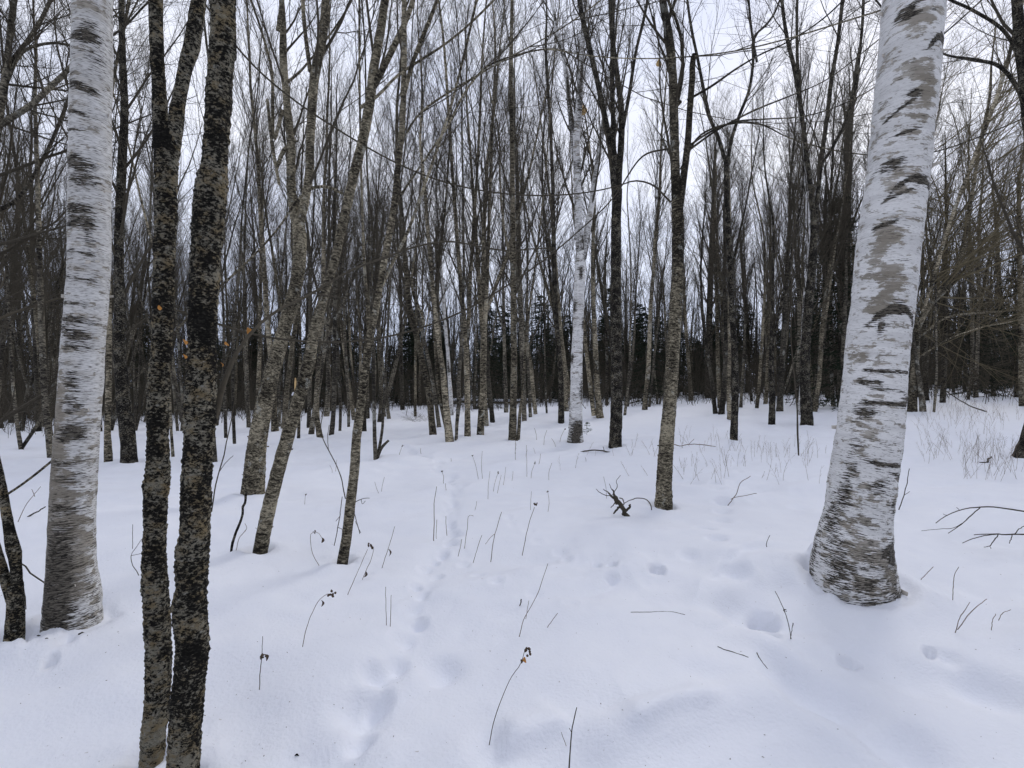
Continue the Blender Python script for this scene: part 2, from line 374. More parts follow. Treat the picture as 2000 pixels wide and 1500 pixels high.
def add_curls(root, base, mat, P, R, n, size, rng, u0=0.02, u1=1.0, camside=True):
    """thin flakes of bark lifting off the surface"""
    m = len(P)
    for _ in range(n if n < 20 else max(6, n//12)):
        u = (u0 + (u1-u0)*rng.random()) * (m-1); i = int(min(u, m-2)); p = P[i] + (P[i+1]-P[i])*(u-i); r = R[i]
        a = rng.random()*2*np.pi
        if camside and rng.random() < 0.6: a = (0 if rng.random() < 0.5 else np.pi) + rng.normal()*0.35   # many at the outline
        nd = np.array([math.cos(a), math.sin(a), 0]); td = np.array([-math.sin(a), math.cos(a), 0]) * (1 if rng.random() < 0.5 else -1)
        w = size*(0.25+0.5*rng.random()); L = size*(0.8+1.0*rng.random()); seg = 5
        pts = []; cur = p + nd*r*0.97; ang = 0.05 + 0.2*rng.random(); k_ = rng.random()*1.6/seg
        for q in range(seg+1):
            pts.append(cur.copy()); dd = td*math.cos(ang) + nd*math.sin(ang); cur = cur + dd*L/seg; ang += k_
        pts = np.array(pts); zz = np.array([0, 0, 1.0]); th = size*0.04
        wv = w*0.5*np.linspace(1, 0.5+0.4*rng.random(), seg+1)[:, None]*zz
        tilt = nd*rng.normal()*size*0.15
        A = pts - wv; B = pts + wv + tilt; off = nd*th*0.5
        V = np.stack([A, B, B+off, A+off], 1).reshape(-1, 3)
        mb = MB(); mb.add(V, _faces(1, seg+1, 4)); mb.build('bark_curl', mat, root, base)

# ------------------------------------------------------------------ tagging
def tag(o, label=None, cat=None, group=None, kind=None):
    if label: o['label'] = label
    if cat: o['category'] = cat
    if group: o['group'] = group
    if kind: o['kind'] = kind
    return o
def empty(name, loc, label=None, cat=None, group=None):
    o = bpy.data.objects.new(name, None); COL.objects.link(o); o.location = loc; o.empty_display_size = 0.2
    return tag(o, label, cat, group)

# ------------------------------------------------------------------ tree tables, traced on the photograph: (x, y, width), first entry at the snow
B_, BM, MO, MD, SH, TA, GR, DA = M_BIRCH, M_BIRCHM, M_MOSS, M_MOSSD, M_SHAG, M_TAN, M_GREY, M_DARK
G_MID = 'bare trees standing in the middle of the wood'
TREES = [
 # name, label, material, trunk path, limbs, options
 ('dark_tree', 'black-barked tree with a widened foot right behind the left paper birch', MD,
  [(253,911,36),(251,870,33),(243,800,31),(238,740,27),(233,680,25),(234,600,23),(232,500,20),(237,350,20),(243,200,16),(239,100,14),(238,0,12)], [], {}),
 ('bare_tree', 'straight yellowish-tan trunk just beside the left paper birch, left of the black tree', TA,
  [(212,908,19),(210,830,13),(212,760,12),(213,650,11),(212,500,10),(210,300,8)], [], {}),
 ('bare_tree', 'grey trunk half hidden behind the left edge of the left paper birch', GR,
  [(98,892,13),(94,840,14),(88,780,13),(84,700,14),(80,600,13),(76,450,11),(70,250,9)], [], {}),
 ('bare_tree', 'small V-shaped tree splitting in two at the snow near the left edge', GR,
  [(42,880,11),(35,840,9),(28,780,8),(22,700,7),(14,550,6)], [[(42,876,9),(52,835,8),(62,780,8),(68,720,7),(72,600,6),(80,400,5)]], {}),
 ('bare_tree', 'thin dark stem just right of the V-shaped tree', DA, [(75,843,14),(74,780,12),(70,700,11),(64,560,10),(60,350,8)], [], {}),
 ('gnarled_tree', 'gnarled tree leaning in over the left edge with thick crooked limbs', GR,
  [(-95,905,40),(-75,760,34),(-50,560,30),(-25,380,26),(-5,240,22),(12,140,16),(25,20,13)],
  [[(-8,250,16),(25,228,15),(60,205,14),(95,172,13),(130,138,11)],[(-30,420,12),(-5,390,10),(30,300,9),(48,200,9),(62,80,8),(72,-60,7)],
   [(0,210,12),(10,120,10),(40,60,10),(62,0,9),(80,-80,8)],[(5,180,8),(50,90,7),(95,75,7),(135,77,6)]], {'lowtw': 1}),
 ('leaning_tree', 'thick brown shaggy trunk leaning right with a two-pronged top, left one of the leaning pair', SH,
  [(493,974,50),(496,930,44),(502,870,39),(508,830,36),(518,785,34),(528,740,32),(542,690,30),(556,640,28),(569,590,26),(579,550,25),(585,500,26),(584,450,27),(580,420,24)],
  [[(578,435,20),(568,380,18),(565,333,18),(564,285,17),(558,235,16),(550,167,14),(543,100,16),(541,40,14),(536,-30,11)],
   [(585,435,20),(598,380,17),(605,333,17),(606,285,17),(611,200,18),(615,150,19),(622,117,19),(632,67,18),(638,0,16),(643,-40,14)],
   [(606,140,9),(601,80,8),(600,40,8),(602,-20,7)],[(552,215,8),(533,270,7),(528,200,7),(524,130,6),(505,60,5)],
   [(540,330,7),(555,290,9),(575,270,7)],[(545,360,6),(535,290,7),(527,200,6)],[(543,60,9),(552,20,9),(560,-30,8)],[(556,165,6),(585,135,5),(597,115,4)]], {'curl': (150, .035), 'k': 40, 'n': 260, 'nolow': 1}),
 ('leaning_tree', 'slimmer brown trunk leaning right out of the snow, right one of the leaning pair', SH,
  [(508,1080,30),(517,1030,29),(528,980,28),(543,920,28),(560,860,27),(577,800,25),(592,750,26),(605,700,25),(613,650,21),(627,600,20),(641,550,18),(656,500,17),(666,450,18),(678,400,19),(693,333,19),(710,267,19),(722,200,19),(730,133,18),(742,67,17),(752,0,15)],
  [[(730,168,14),(752,130,12),(776,85,12),(792,55,10),(812,0,9),(825,-60,8)],[(668,378,6),(640,365,6),(610,368,6),(580,395,5),(556,432,4)],
   [(704,210,7),(735,190,6),(775,150,5),(820,120,5),(860,95,4)]], {'curl': (150, .03), 'k': 40, 'n': 300, 'stub': 1, 'nolow': 1}),
 ('slim_tree', 'slim dark leaning tree standing between the leaning pair and the animal trail', SH,
  [(669,1099,22),(678,1040,20),(685,980,20),(692,920,19),(697,850,18),(706,780,17),(714,720,16),(722,660,15),(735,600,13),(745,540,13),(758,470,13),(770,400,13),(777,330,12),(785,250,12),(789,130,11),(790,0,10)],
  [[(722,670,9),(712,600,8),(700,540,7),(690,480,6),(680,380,5)],[(788,190,9),(805,130,8),(830,70,8),(855,10,7),(870,-60,6)],[(745,560,7),(760,520,6),(790,450,6),(830,330,6),(870,200,5)],[(778,320,5),(790,262,4),(812,220,4),(870,170,4),(930,130,3.5),(980,95,3),(1030,65,2.2)],[(770,400,5),(830,310,4),(870,250,4),(915,165,4),(950,125,3.5),(1010,100,3),(1070,87,3),(1140,97,2)]], {'k': 28, 'n': 220, 'nolow': 1}),
 ('bare_tree', 'thin black double stem with a crooked stub, right of the slim dark leaning tree', DA,
  [(734,901,9),(732,860,8),(731,800,7),(729,700,6),(724,560,5),(720,400,4)], [[(736,899,7),(740,850,6),(739,780,5),(741,650,5),(748,450,4)],[(738,892,6),(745,874,6),(757,861,5)]], {}),
 ('bare_tree', 'tan trunk curving up to the left, leftmost of the brown trunks in the centre', TA,
  [(846,853,15),(843,820,13),(838,770,13),(830,730,12),(822,695,12),(813,655,11),(802,610,11),(794,540,10),(785,420,8),(775,300,7)], [[(812,650,6),(822,640,5),(800,560,5),(812,420,4)]], {}),
 ('bare_tree', 'thin pale stem leaning left behind the leftmost brown trunk of the centre', GR,
  [(858,838,9),(852,790,7),(842,730,7),(832,680,6),(822,635,6),(812,590,6),(790,500,5)], [], {}),
 ('bare_tree', 'brown twin-stemmed trunk leaning left beside the slender white birch of the centre', TA,
  [(878,862,17),(874,820,14),(869,770,12),(864,720,11),(858,680,10),(852,630,9),(846,570,9),(838,480,8),(826,330,6)], [[(877,856,10),(866,810,9),(856,760,8),(851,700,7),(848,620,6),(858,480,5)]], {}),
 ('slender_birch', 'slender white birch leaning left behind the brown twin-stemmed trunk', BM,
  [(882,812,8),(880,770,8),(877,730,7),(874,680,7),(870,640,7),(864,560,6),(856,450,5),(846,300,4)], [], {}),
 ('bare_tree', 'thin bumpy trunk between the twin-stemmed trunk and the straight brown pole', GR,
  [(891,861,6),(893,820,7),(896,790,9),(896,740,8),(899,700,7),(902,640,6),(906,520,5)], [], {}),
 ('bare_tree', 'straight brown pole of a tree, left neighbour of the trunk forked like a tuning fork', TA,
  [(913,857,13),(913,800,11),(912,740,11),(910,690,10),(908,640,9),(903,590,9),(897,520,8),(888,400,7),(878,250,6),(868,100,5)], [[(911,670,8),(915,620,8),(917,550,7),(926,400,6),(936,200,5)]], {}),
 ('bare_tree', 'pale brown trunk forked like a tuning fork, widened at the snow', TA,
  [(938,850,15),(940,810,13),(943,770,12),(944,720,12),(945,670,12),(944,625,13)], [[(942,635,9),(937,590,9),(933,530,8),(925,420,7),(915,280,5),(905,120,4)],[(946,635,9),(950,590,8),(953,520,7),(957,420,6),(962,280,5),(968,100,4)]], {}),
 ('bare_tree', 'dark slanting stem just right of the tuning-fork trunk', DA, [(962,825,10),(959,790,9),(955,750,8),(952,700,7),(949,620,6),(946,480,5)], [], {}),
 ('bare_tree', 'tall straight brown trunk with a thin crooked sprout at its foot, centre of the wood', TA,
  [(1001,859,17),(1002,810,14),(1003,760,13),(1004,700,12),(1003,640,12),(1003,580,11),(1002,500,11),(1001,400,10),(1000,280,9),(998,150,8),(1000,20,7)], [[(1012,861,7),(1014,830,7),(1016,800,6),(1019,780,5),(1022,740,4),(1030,640,4)],[(1001,520,5),(985,440,5),(975,330,4),(968,180,3)]], {}),
 ('bare_tree', 'rough trunk directly right of the tall straight brown one', GR, [(1024,823,10),(1023,780,9),(1021,720,10),(1019,660,10),(1016,580,10),(1012,450,9),(1008,300,7)], [], {}),
 ('bare_tree', 'thin grey stem between the rough trunk and the tan one slanting left', GR, [(1036,817,7),(1034,770,6),(1031,700,5),(1030,560,4)], [], {}),
 ('bare_tree', 'tan trunk slanting up to the left, between the centre poles and the white birch', TA, [(1046,810,8),(1042,770,8),(1037,720,8),(1031,680,7),(1024,640,6),(1012,560,5)], [], {}),
 ('bare_tree', 'spindly dark sapling alone on the snow left of the mottled pole', DA, [(1068,809,4),(1066,770,4),(1064,700,3),(1063,560,3)], [], {}),
 ('bare_tree', 'mottled dark pole just left of the two-stemmed white birch', MD,
  [(1096,827,13),(1096,780,11),(1095,730,10),(1092,690,10),(1087,630,9),(1084,560,9),(1082,480,8),(1080,380,7),(1074,230,6),(1066,80,5)], [[(1088,640,6),(1082,600,6),(1074,500,5),(1062,350,4)]], {}),
 ('paper_birch', 'white birch in the middle distance, trunk splitting into several white stems', BM,
  [(1123,868,33),(1124,845,28),(1125,800,25),(1126,740,23),(1127,690,22),(1129,640,21),(1131,580,21),(1133,530,21),(1134,490,18)],
  [[(1134,500,16),(1129,450,15),(1127,400,14),(1125,340,14),(1122,290,13),(1124,250,13)],[(1122,300,11),(1115,230,10),(1108,160,9),(1100,100,8),(1088,50,7),(1078,-10,6)],
   [(1125,290,12),(1128,220,11),(1133,150,10),(1136,90,9),(1146,20,8),(1155,-60,6)],[(1138,505,15),(1148,450,13),(1157,400,12),(1166,340,11),(1178,270,10),(1190,190,9),(1200,120,8),(1212,40,7),(1222,-40,6)]], {'k': 28, 'n': 120, 'nolow': 1}),
 ('dark_tree', 'straight black trunk with a three-way fork, right of the white birch, stick at its foot', MD,
  [(1201,881,28),(1202,860,25),(1204,800,23),(1204,720,22),(1203,640,21),(1203,560,20),(1203,480,20),(1204,410,19),(1206,370,19)],
  [[(1203,400,14),(1197,340,12),(1190,280,12),(1178,220,11),(1165,160,10),(1148,90,10),(1132,20,9),(1125,-40,8)],[(1200,330,10),(1195,260,9),(1190,180,9),(1188,80,8),(1187,-40,7)],
   [(1207,385,14),(1211,330,13),(1217,270,13),(1219,200,12),(1213,130,11),(1206,60,10),(1202,-30,9)],[(1217,250,7),(1230,180,7),(1243,100,6),(1262,20,6),(1275,-60,5)]], {'k': 24, 'n': 130, 'nolow': 1}),
 ('bare_tree', 'brown trunk widened at the foot between the white birch and the straight black trunk', TA,
  [(1172,817,16),(1168,780,12),(1165,730,11),(1163,680,10),(1160,620,9),(1158,520,8),(1160,380,6)], [[(1160,812,9),(1156,770,9),(1150,710,8),(1144,640,7),(1140,560,6)]], {}),
 ('bare_tree', 'thin grey stem brushing the left side of the straight black trunk', GR, [(1185,792,7),(1186,730,7),(1184,650,6),(1182,520,5)], [], {}),
 ('bare_tree', 'thin stem leaning right, just right of the straight black trunk', GR, [(1220,812,6),(1225,770,5),(1229,720,5),(1231,640,4),(1232,520,3)], [], {}),
 ('slender_birch', 'thin forked white birch peeping out behind the straight black trunk', BM, [(1203,765,6),(1210,725,6),(1218,685,6),(1221,665,6)], [[(1221,672,5),(1215,640,4),(1210,590,4),(1204,520,3)],[(1221,670,5),(1227,640,4),(1229,590,4),(1232,500,3)]], {}),
 ('shaggy_tree', 'shaggy tan tree with a broken-off right prong, near foreground right of centre', SH,
  [(1296,990,36),(1297,950,31),(1299,900,30),(1303,850,28),(1308,790,27),(1312,730,26),(1316,660,26),(1320,600,25),(1323,540,24),(1324,480,24),(1324,430,24),(1322,390,22)],
  [[(1322,400,19),(1317,340,18),(1314,280,17),(1310,210,17),(1306,150,16),(1298,90,15),(1286,40,14),(1278,-20,13)],
   [(1327,405,16),(1333,350,14),(1339,290,13),(1342,220,12),(1344,170,12),(1345,130,11),(1345,126,9)],
   [(1308,300,5),(1299,285,5),(1294,272,5)],[(1306,110,7),(1300,60,8),(1312,20,7),(1330,-30,6)],[(1324,200,6),(1332,140,6),(1322,60,6),(1300,10,5)],[(1343,195,5),(1385,172,5),(1435,138,4),(1480,112,3.5),(1530,90,3)],[(1336,292,5),(1385,258,4),(1440,235,4),(1500,228,3),(1570,222,2.4)],[(1336,300,5),(1400,255,4),(1470,218,4),(1540,190,3),(1600,165,2.4)],[(1330,330,5),(1370,262,4),(1425,240,4),(1490,240,3),(1540,262,2.4)],[(1308,290,4),(1260,302,3.5),(1225,345,3),(1215,362,2.5)],[(1310,395,4),(1270,360,3.5),(1235,355,3),(1216,362,2.5)]], {'curl': (140, .028), 'k': 36, 'n': 260, 'nolow': 1, 'trunkmat': 'mix'}),
 ('slender_birch', 'thin white birch with a bend, close to the left of the shaggy tan tree', BM, [(1295,752,6),(1294,710,7),(1291,670,7),(1287,630,7),(1284,590,7),(1281,540,6),(1282,400,5),(1284,250,4)], [], {}),
 ('bare_tree', 'brown trunk right of the shaggy tan tree, first one standing clear on the snow', TA, [(1350,783,11),(1348,750,8),(1345,710,7),(1341,660,7),(1338,610,6),(1334,520,5)], [], {}),
 ('dark_tree', 'thick dark trunk left of the forked trunk that stands alone in the snow', MD, [(1384,779,15),(1384,740,14),(1385,680,13),(1386,600,12),(1389,500,11),(1395,350,8)], [], {}),
 ('bare_tree', 'brown trunk just right of the thick dark one', TA, [(1406,797,10),(1404,760,8),(1402,700,8),(1401,640,7),(1399,560,7),(1394,450,6)], [], {}),
 ('bare_tree', 'tan trunk tucked behind the left side of the forked trunk standing alone', TA, [(1424,804,10),(1422,750,8),(1419,700,8),(1415,650,8),(1410,590,7),(1402,500,6)], [], {}),
 ('forked_tree', 'dark trunk standing alone in the snow, parting high up into a wide V', MD,
  [(1433,862,17),(1434,830,15),(1436,780,14),(1436,720,14),(1433,660,12),(1429,600,11),(1426,520,11),(1422,440,11),(1419,370,10),(1418,312,10)],
  [[(1418,320,8),(1408,265,8),(1396,220,7),(1388,160,7),(1380,90,6),(1371,20,6),(1366,-50,5)],[(1420,320,8),(1432,265,7),(1446,225,7),(1468,170,6),(1478,110,6),(1482,60,5),(1510,30,5)],[(1478,120,5),(1472,60,5),(1468,-30,4)]], {}),
 ('bare_tree', 'thin leaning brown stem between the lone forked trunk and the leaning-top trunk', TA, [(1478,798,8),(1482,760,7),(1486,700,6),(1490,640,6),(1494,560,5)], [], {}),
 ('bare_tree', 'stout brown trunk immediately left of the dark trunk with the leaning top', TA, [(1495,790,9),(1498,750,8),(1500,700,8),(1503,640,7),(1505,540,6)], [], {}),
 ('bare_tree', 'dark stocky trunk whose pale top leans right, just right of the lone forked trunk', MD,
  [(1507,832,15),(1508,800,13),(1508,755,12),(1506,725,10),(1508,690,8),(1514,650,7),(1522,610,6),(1532,570,5),(1545,500,4)], [[(1504,740,7),(1500,690,6),(1498,620,6),(1496,500,5)]], {}),
 ('bare_tree', 'tan stem leaning right behind the stocky trunk with the pale top', TA, [(1523,775,8),(1528,730,7),(1534,680,7),(1539,630,6),(1543,540,5)], [], {}),
 ('bare_tree', 'thin stem slanting strongly right, right of the stocky trunk', GR, [(1536,772,5),(1546,740,4),(1554,700,4),(1562,640,4)], [], {}),
 ('bare_tree', 'mid-brown trunk far back right of the lone forked trunk', TA, [(1462,762,8),(1462,710,8),(1459,640,8),(1454,580,7),(1448,500,6)], [], {}),
 ('many_stemmed_tree', 'stout mottled trunk fanning into several tall stems, left of the right paper birch', MD,
  [(1576,833,29),(1576,815,25),(1573,770,22),(1572,710,20),(1575,650,19),(1580,590,18),(1586,520,17),(1590,460,16),(1591,420,16)],
  [[(1590,430,11),(1584,370,10),(1578,320,10),(1570,250,9),(1562,190,9),(1552,130,9),(1540,80,8),(1532,30,7),(1527,-30,7)],[(1564,200,7),(1563,140,7),(1565,80,6),(1569,0,6)],
   [(1592,430,10),(1600,360,9),(1607,300,9),(1617,230,9),(1627,150,9),(1638,90,8),(1648,10,8)],[(1605,320,7),(1622,290,7),(1640,250,7),(1655,190,7),(1660,120,6),(1662,0,6)]], {'k': 22, 'n': 110}),
 ('slender_birch', 'thin white birch against the left side of the stout many-stemmed trunk', BM, [(1561,812,9),(1565,770,9),(1569,700,10),(1570,640,10),(1573,580,9),(1579,520,9),(1580,460,8),(1575,380,7),(1566,250,5)], [], {}),
 ('sapling', 'knee-thin dark sapling standing in front of the stout many-stemmed trunk', M_TWIG, [(1560,893,3),(1558,850,4),(1557,800,3),(1552,740,3),(1545,660,2)], [], {}),
 ('dark_tree', 'dark trunk between the many-stemmed trunk and the right paper birch', MD, [(1618,778,13),(1616,730,11),(1613,660,10),(1611,560,9),(1612,400,7)], [], {}),
 ('bare_tree', 'mottled trunk near the left edge of the right paper birch', GR, [(1627,795,9),(1625,740,8),(1624,680,8),(1622,580,7)], [], {}),
 ('dark_tree', 'broad dark trunk hugging the left edge of the right paper birch', DA, [(1643,778,22),(1645,730,22),(1648,650,23),(1650,560,22),(1652,460,20),(1656,350,16),(1664,200,12)], [], {}),
 ('spreading_tree', 'wide tree behind the right paper birch, its yellowish limbs and long twigs sweeping right', TA,
  [(1780,806,24),(1783,760,18),(1787,710,16),(1790,660,15),(1793,620,14)],
  [[(1793,640,12),(1806,605,13),(1825,575,14),(1848,545,13),(1860,500,11),(1866,440,9),(1872,380,8),(1880,300,7),(1895,200,6)],[(1812,600,8),(1850,560,8),(1885,515,8),(1925,478,6),(1970,440,5),(2030,380,4)],
   [(1792,640,8),(1800,560,8),(1815,450,8),(1835,350,8),(1865,220,8),(1880,90,7),(1895,-30,6)],[(1793,660,6),(1850,620,5),(1900,612,6),(1960,608,5),(2030,600,4)],
   [(1794,600,6),(1830,520,5),(1880,440,5),(1950,350,4),(2020,280,3)],[(1792,700,5),(1850,665,4),(1920,640,4),(2010,620,3)],[(1790,560,7),(1812,420,7),(1822,300,6),(1828,150,6),(1835,0,5)]], {'lowtw': 2}),
 ('bare_tree', 'short-looking stem leaning left beside the foot of the spreading tree', DA, [(1803,806,15),(1800,775,12),(1795,740,10),(1788,690,8)], [], {}),
 ('bare_tree', 'thin mottled stem right of the spreading tree, standing in dry weeds', GR, [(1824,806,6),(1827,770,6),(1829,720,5),(1828,640,5),(1824,500,4)], [], {}),
 ('dark_tree', 'dark straight trunk in the weeds right of the spreading tree', DA, [(1841,787,13),(1843,745,12),(1845,690,11),(1846,600,9),(1848,400,7)], [], {}),
 ('bare_tree', 'thin trunk, left one of two close together beyond the weeds on the right', GR, [(1891,781,7),(1895,745,7),(1898,700,6),(1900,600,5)], [], {}),
 ('bare_tree', 'thicker trunk, right one of two close together beyond the weeds on the right', GR, [(1906,778,11),(1907,740,9),(1909,690,8),(1911,580,7),(1915,400,6)], [], {}),
 ('bare_tree', 'pale grey trunk far back near the right edge', GR, [(1966,754,13),(1963,700,12),(1958,640,11),(1952,560,10),(1945,420,8)], [], {}),
 ('bare_tree', 'tan trunk cut by the right edge just above the black leaning foot', TA, [(1997,795,15),(1996,750,14),(1995,690,13),(1993,560,12),(1990,400,10)], [], {}),
 ('dark_tree', 'thick black tree whose foot slants out of the snow at the right edge', MD,
  [(2008,907,74),(2018,860,56),(2029,800,44),(2036,740,40),(2040,640,36),(2036,500,34),(2022,350,32),(2006,200,28),(1992,80,24),(1984,-10,22)], [[(2010,240,12),(1985,170,10),(1950,130,9),(1905,118,7),(1850,110,5)],[(2000,130,9),(1960,60,8),(1900,20,7),(1840,-10,6)]], {'k': 40, 'n': 120}),
 ('bare_tree', 'thin leaning stem seen between the twin mossy trunks', TA, [(338,892,7),(335,850,6),(332,790,6),(331,700,5)], [], {}),
 ('bare_tree', 'dark stem peeping out at the right side of the mossy trunk nearest the camera', DA, [(420,902,10),(417,860,9),(414,800,8),(412,700,7)], [], {}),
 ('bare_tree', 'thin dark stem, left one of two right of the twin mossy trunks', DA, [(441,858,7),(440,810,7),(438,740,6),(436,600,5)], [], {}),
 ('bare_tree', 'thin dark stem, right one of two right of the twin mossy trunks', DA, [(458,867,7),(456,815,7),(455,740,6),(460,600,5)], [], {}),
 ('bare_tree', 'brown stem close to the left of the leaning pair', GR, [(486,838,9),(484,790,8),(481,700,8),(478,560,6)], [], {}),
 ('bare_tree', 'thin black stem seen between the leaning pair', DA, [(546,833,6),(545,790,6),(545,720,5),(546,600,4)], [], {}),
 ('bare_tree', 'thin straight stem just right of the leaning pair', TA, [(583,862,7),(584,820,6),(585,760,5),(586,640,5)], [], {}),
 ('bare_tree', 'dark trunk behind the curved brown one, right of the leaning pair', DA, [(603,839,9),(604,790,8),(605,720,8),(606,560,7)], [], {}),
 ('bare_tree', 'curved brown trunk bulging at the foot, right of the leaning pair', TA, [(626,861,14),(621,830,11),(618,790,10),(620,740,9),(625,690,9),(629,620,9),(632,500,8),(634,350,6)], [], {}),
 ('bare_tree', 'dark leaning trunk between the curved brown one and the slim dark leaning tree', DA, [(647,853,11),(651,810,9),(653,750,9),(653,680,8),(655,560,8),(652,420,6)], [], {}),
 ('bare_tree', 'thin upright stem, first left of the slim dark leaning tree', GR, [(681,834,6),(681,790,6),(678,740,6),(674,660,5),(670,540,4)], [], {}),
 ('bare_tree', 'thin upright stem, second left of the slim dark leaning tree', DA, [(664,841,6),(665,800,6),(661,720,6),(658,600,5)], [], {}),
 ('bare_tree', 'trunk leaning left, crossing behind the slim dark leaning tree', TA, [(692,821,10),(687,790,8),(680,740,8),(672,680,7),(662,590,6)], [], {}),
 ('bare_tree', 'grey trunk close behind the right side of the slim dark leaning tree', GR, [(718,818,9),(717,770,8),(716,700,8),(718,560,7)], [], {}),
 ('bare_tree', 'brown trunk right of the thin black double stem', TA, [(750,814,9),(746,775,8),(742,720,8),(739,650,7),(736,520,6)], [], {}),
 ('bare_tree', 'thin pale straight stem beside the heap of brush in the centre left', TA, [(811,814,6),(811,770,5),(811,720,5),(813,600,4)], [], {}),
 ('bare_tree', 'dark trunk far back between the black double stem and the heap of brush', DA, [(786,801,9),(785,760,8),(783,700,7),(782,560,6)], [], {}),
]
# near trees: rows of (photo y, left edge, right edge)
PAPER_L = [(1236,78,203),(1200,82,203),(1167,84,202),(1100,90,191),(1000,95,190),(900,101,194),(833,107,198),(750,113,204),(667,118,208),(583,126,215),(500,131,218),(400,132,219),(333,133,220),(250,135,220),(167,136,221),(80,139,222),(0,140,222)]
PAPER_R = [(1165,1582,1760),(1135,1577,1754),(1110,1578,1750),(1080,1585,1746),(1000,1607,1743),(950,1613,1750),(900,1622,1757),(833,1632,1765),(750,1641,1772),(667,1650,1779),(583,1660,1789),(500,1668,1798),(417,1678,1808),(333,1689,1818),(250,1698,1827),(167,1706,1836),(80,1713,1843),(0,1718,1849)]
MOSS_L = [(1478,272,322),(1440,275,326),(1400,278,330),(1350,282,334),(1300,284,336),(1250,282,335),(1200,279,333),(1150,276,330),(1100,276,326),(1050,278,326),(1000,280,328),(960,279,332),(930,283,333),(833,287,330),(750,288,333),(667,296,336),(583,297,341),(500,300,343),(420,301,346),(333,302,348),(280,299,353),(245,298,345)]
MOSS_LA = [(290,297,336),(245,297,331),(200,296,328),(167,296,325),(100,292,321),(40,290,319),(0,289,319),(-60,287,317)]
MOSS_LB = [(290,314,352),(245,327,359),(200,334,363),(167,341,369),(120,350,380),(95,357,390),(50,366,396),(0,374,404),(-60,383,412)]
MOSS_R = [(1570,321,388),(1500,324,391),(1450,327,393),(1400,330,396),(1333,337,402),(1285,341,409),(1240,341,409),(1200,338,405),(1150,342,406),(1100,341,408),(1050,347,411),(1000,351,412),(930,354,414),(833,358,422),(750,362,424),(667,366,424),(583,369,428),(500,372,431),(430,374,440),(385,379,443),(333,390,445),(280,396,448),(167,403,455),(100,409,461),(0,409,461)]
EDGE_T = [(1255,6,50),(1220,8,50),(1180,12,49),(1140,14,47)]

def near_path(rows, Y):
    P, R = [], []
    for (py, xl, xr) in rows:
        cx = (xl+xr)/2; P.append(W3(cx, py, Y)); R.append((xr-xl)/2*Y/F*math.cos(math.atan((cx-CX)/F)))
    return np.array(P), np.array(R)
def path3(path, Y):
    P = np.array([W3(x, y, Y) for (x, y, w) in path])
    R = np.array([w/2*Y/F*math.cos(math.atan((x-CX)/F)) for (x, y, w) in path]); return P, R
BASES = []                                            # (x, y, radius) of every trunk foot, used to shape the snow
def near_depth(rows, py, k=0.8):
    cx = (rows[0][1]+rows[0][2])/2; Yf = ground_hit(cx, py); r = (rows[0][2]-rows[0][1])/2*Yf/F; Y = Yf + k*r
    BASES.append((float((cx-CX)/F*Y), Y, r)); return Y
Y_PL = near_depth(PAPER_L, 1248); Y_PR = near_depth(PAPER_R, 1172); Y_ML = near_depth(MOSS_L, 1482); Y_MR = near_depth(MOSS_R, 1560); Y_ET = near_depth(EDGE_T, 1264)
TY = []
for t in TREES:
    x, y, w = t[3][0]; Yf = ground_hit(x, y); r = w/2*Yf/F; TY.append(Yf + r*0.7); BASES.append((float((x-CX)/F*TY[-1]), TY[-1], r))

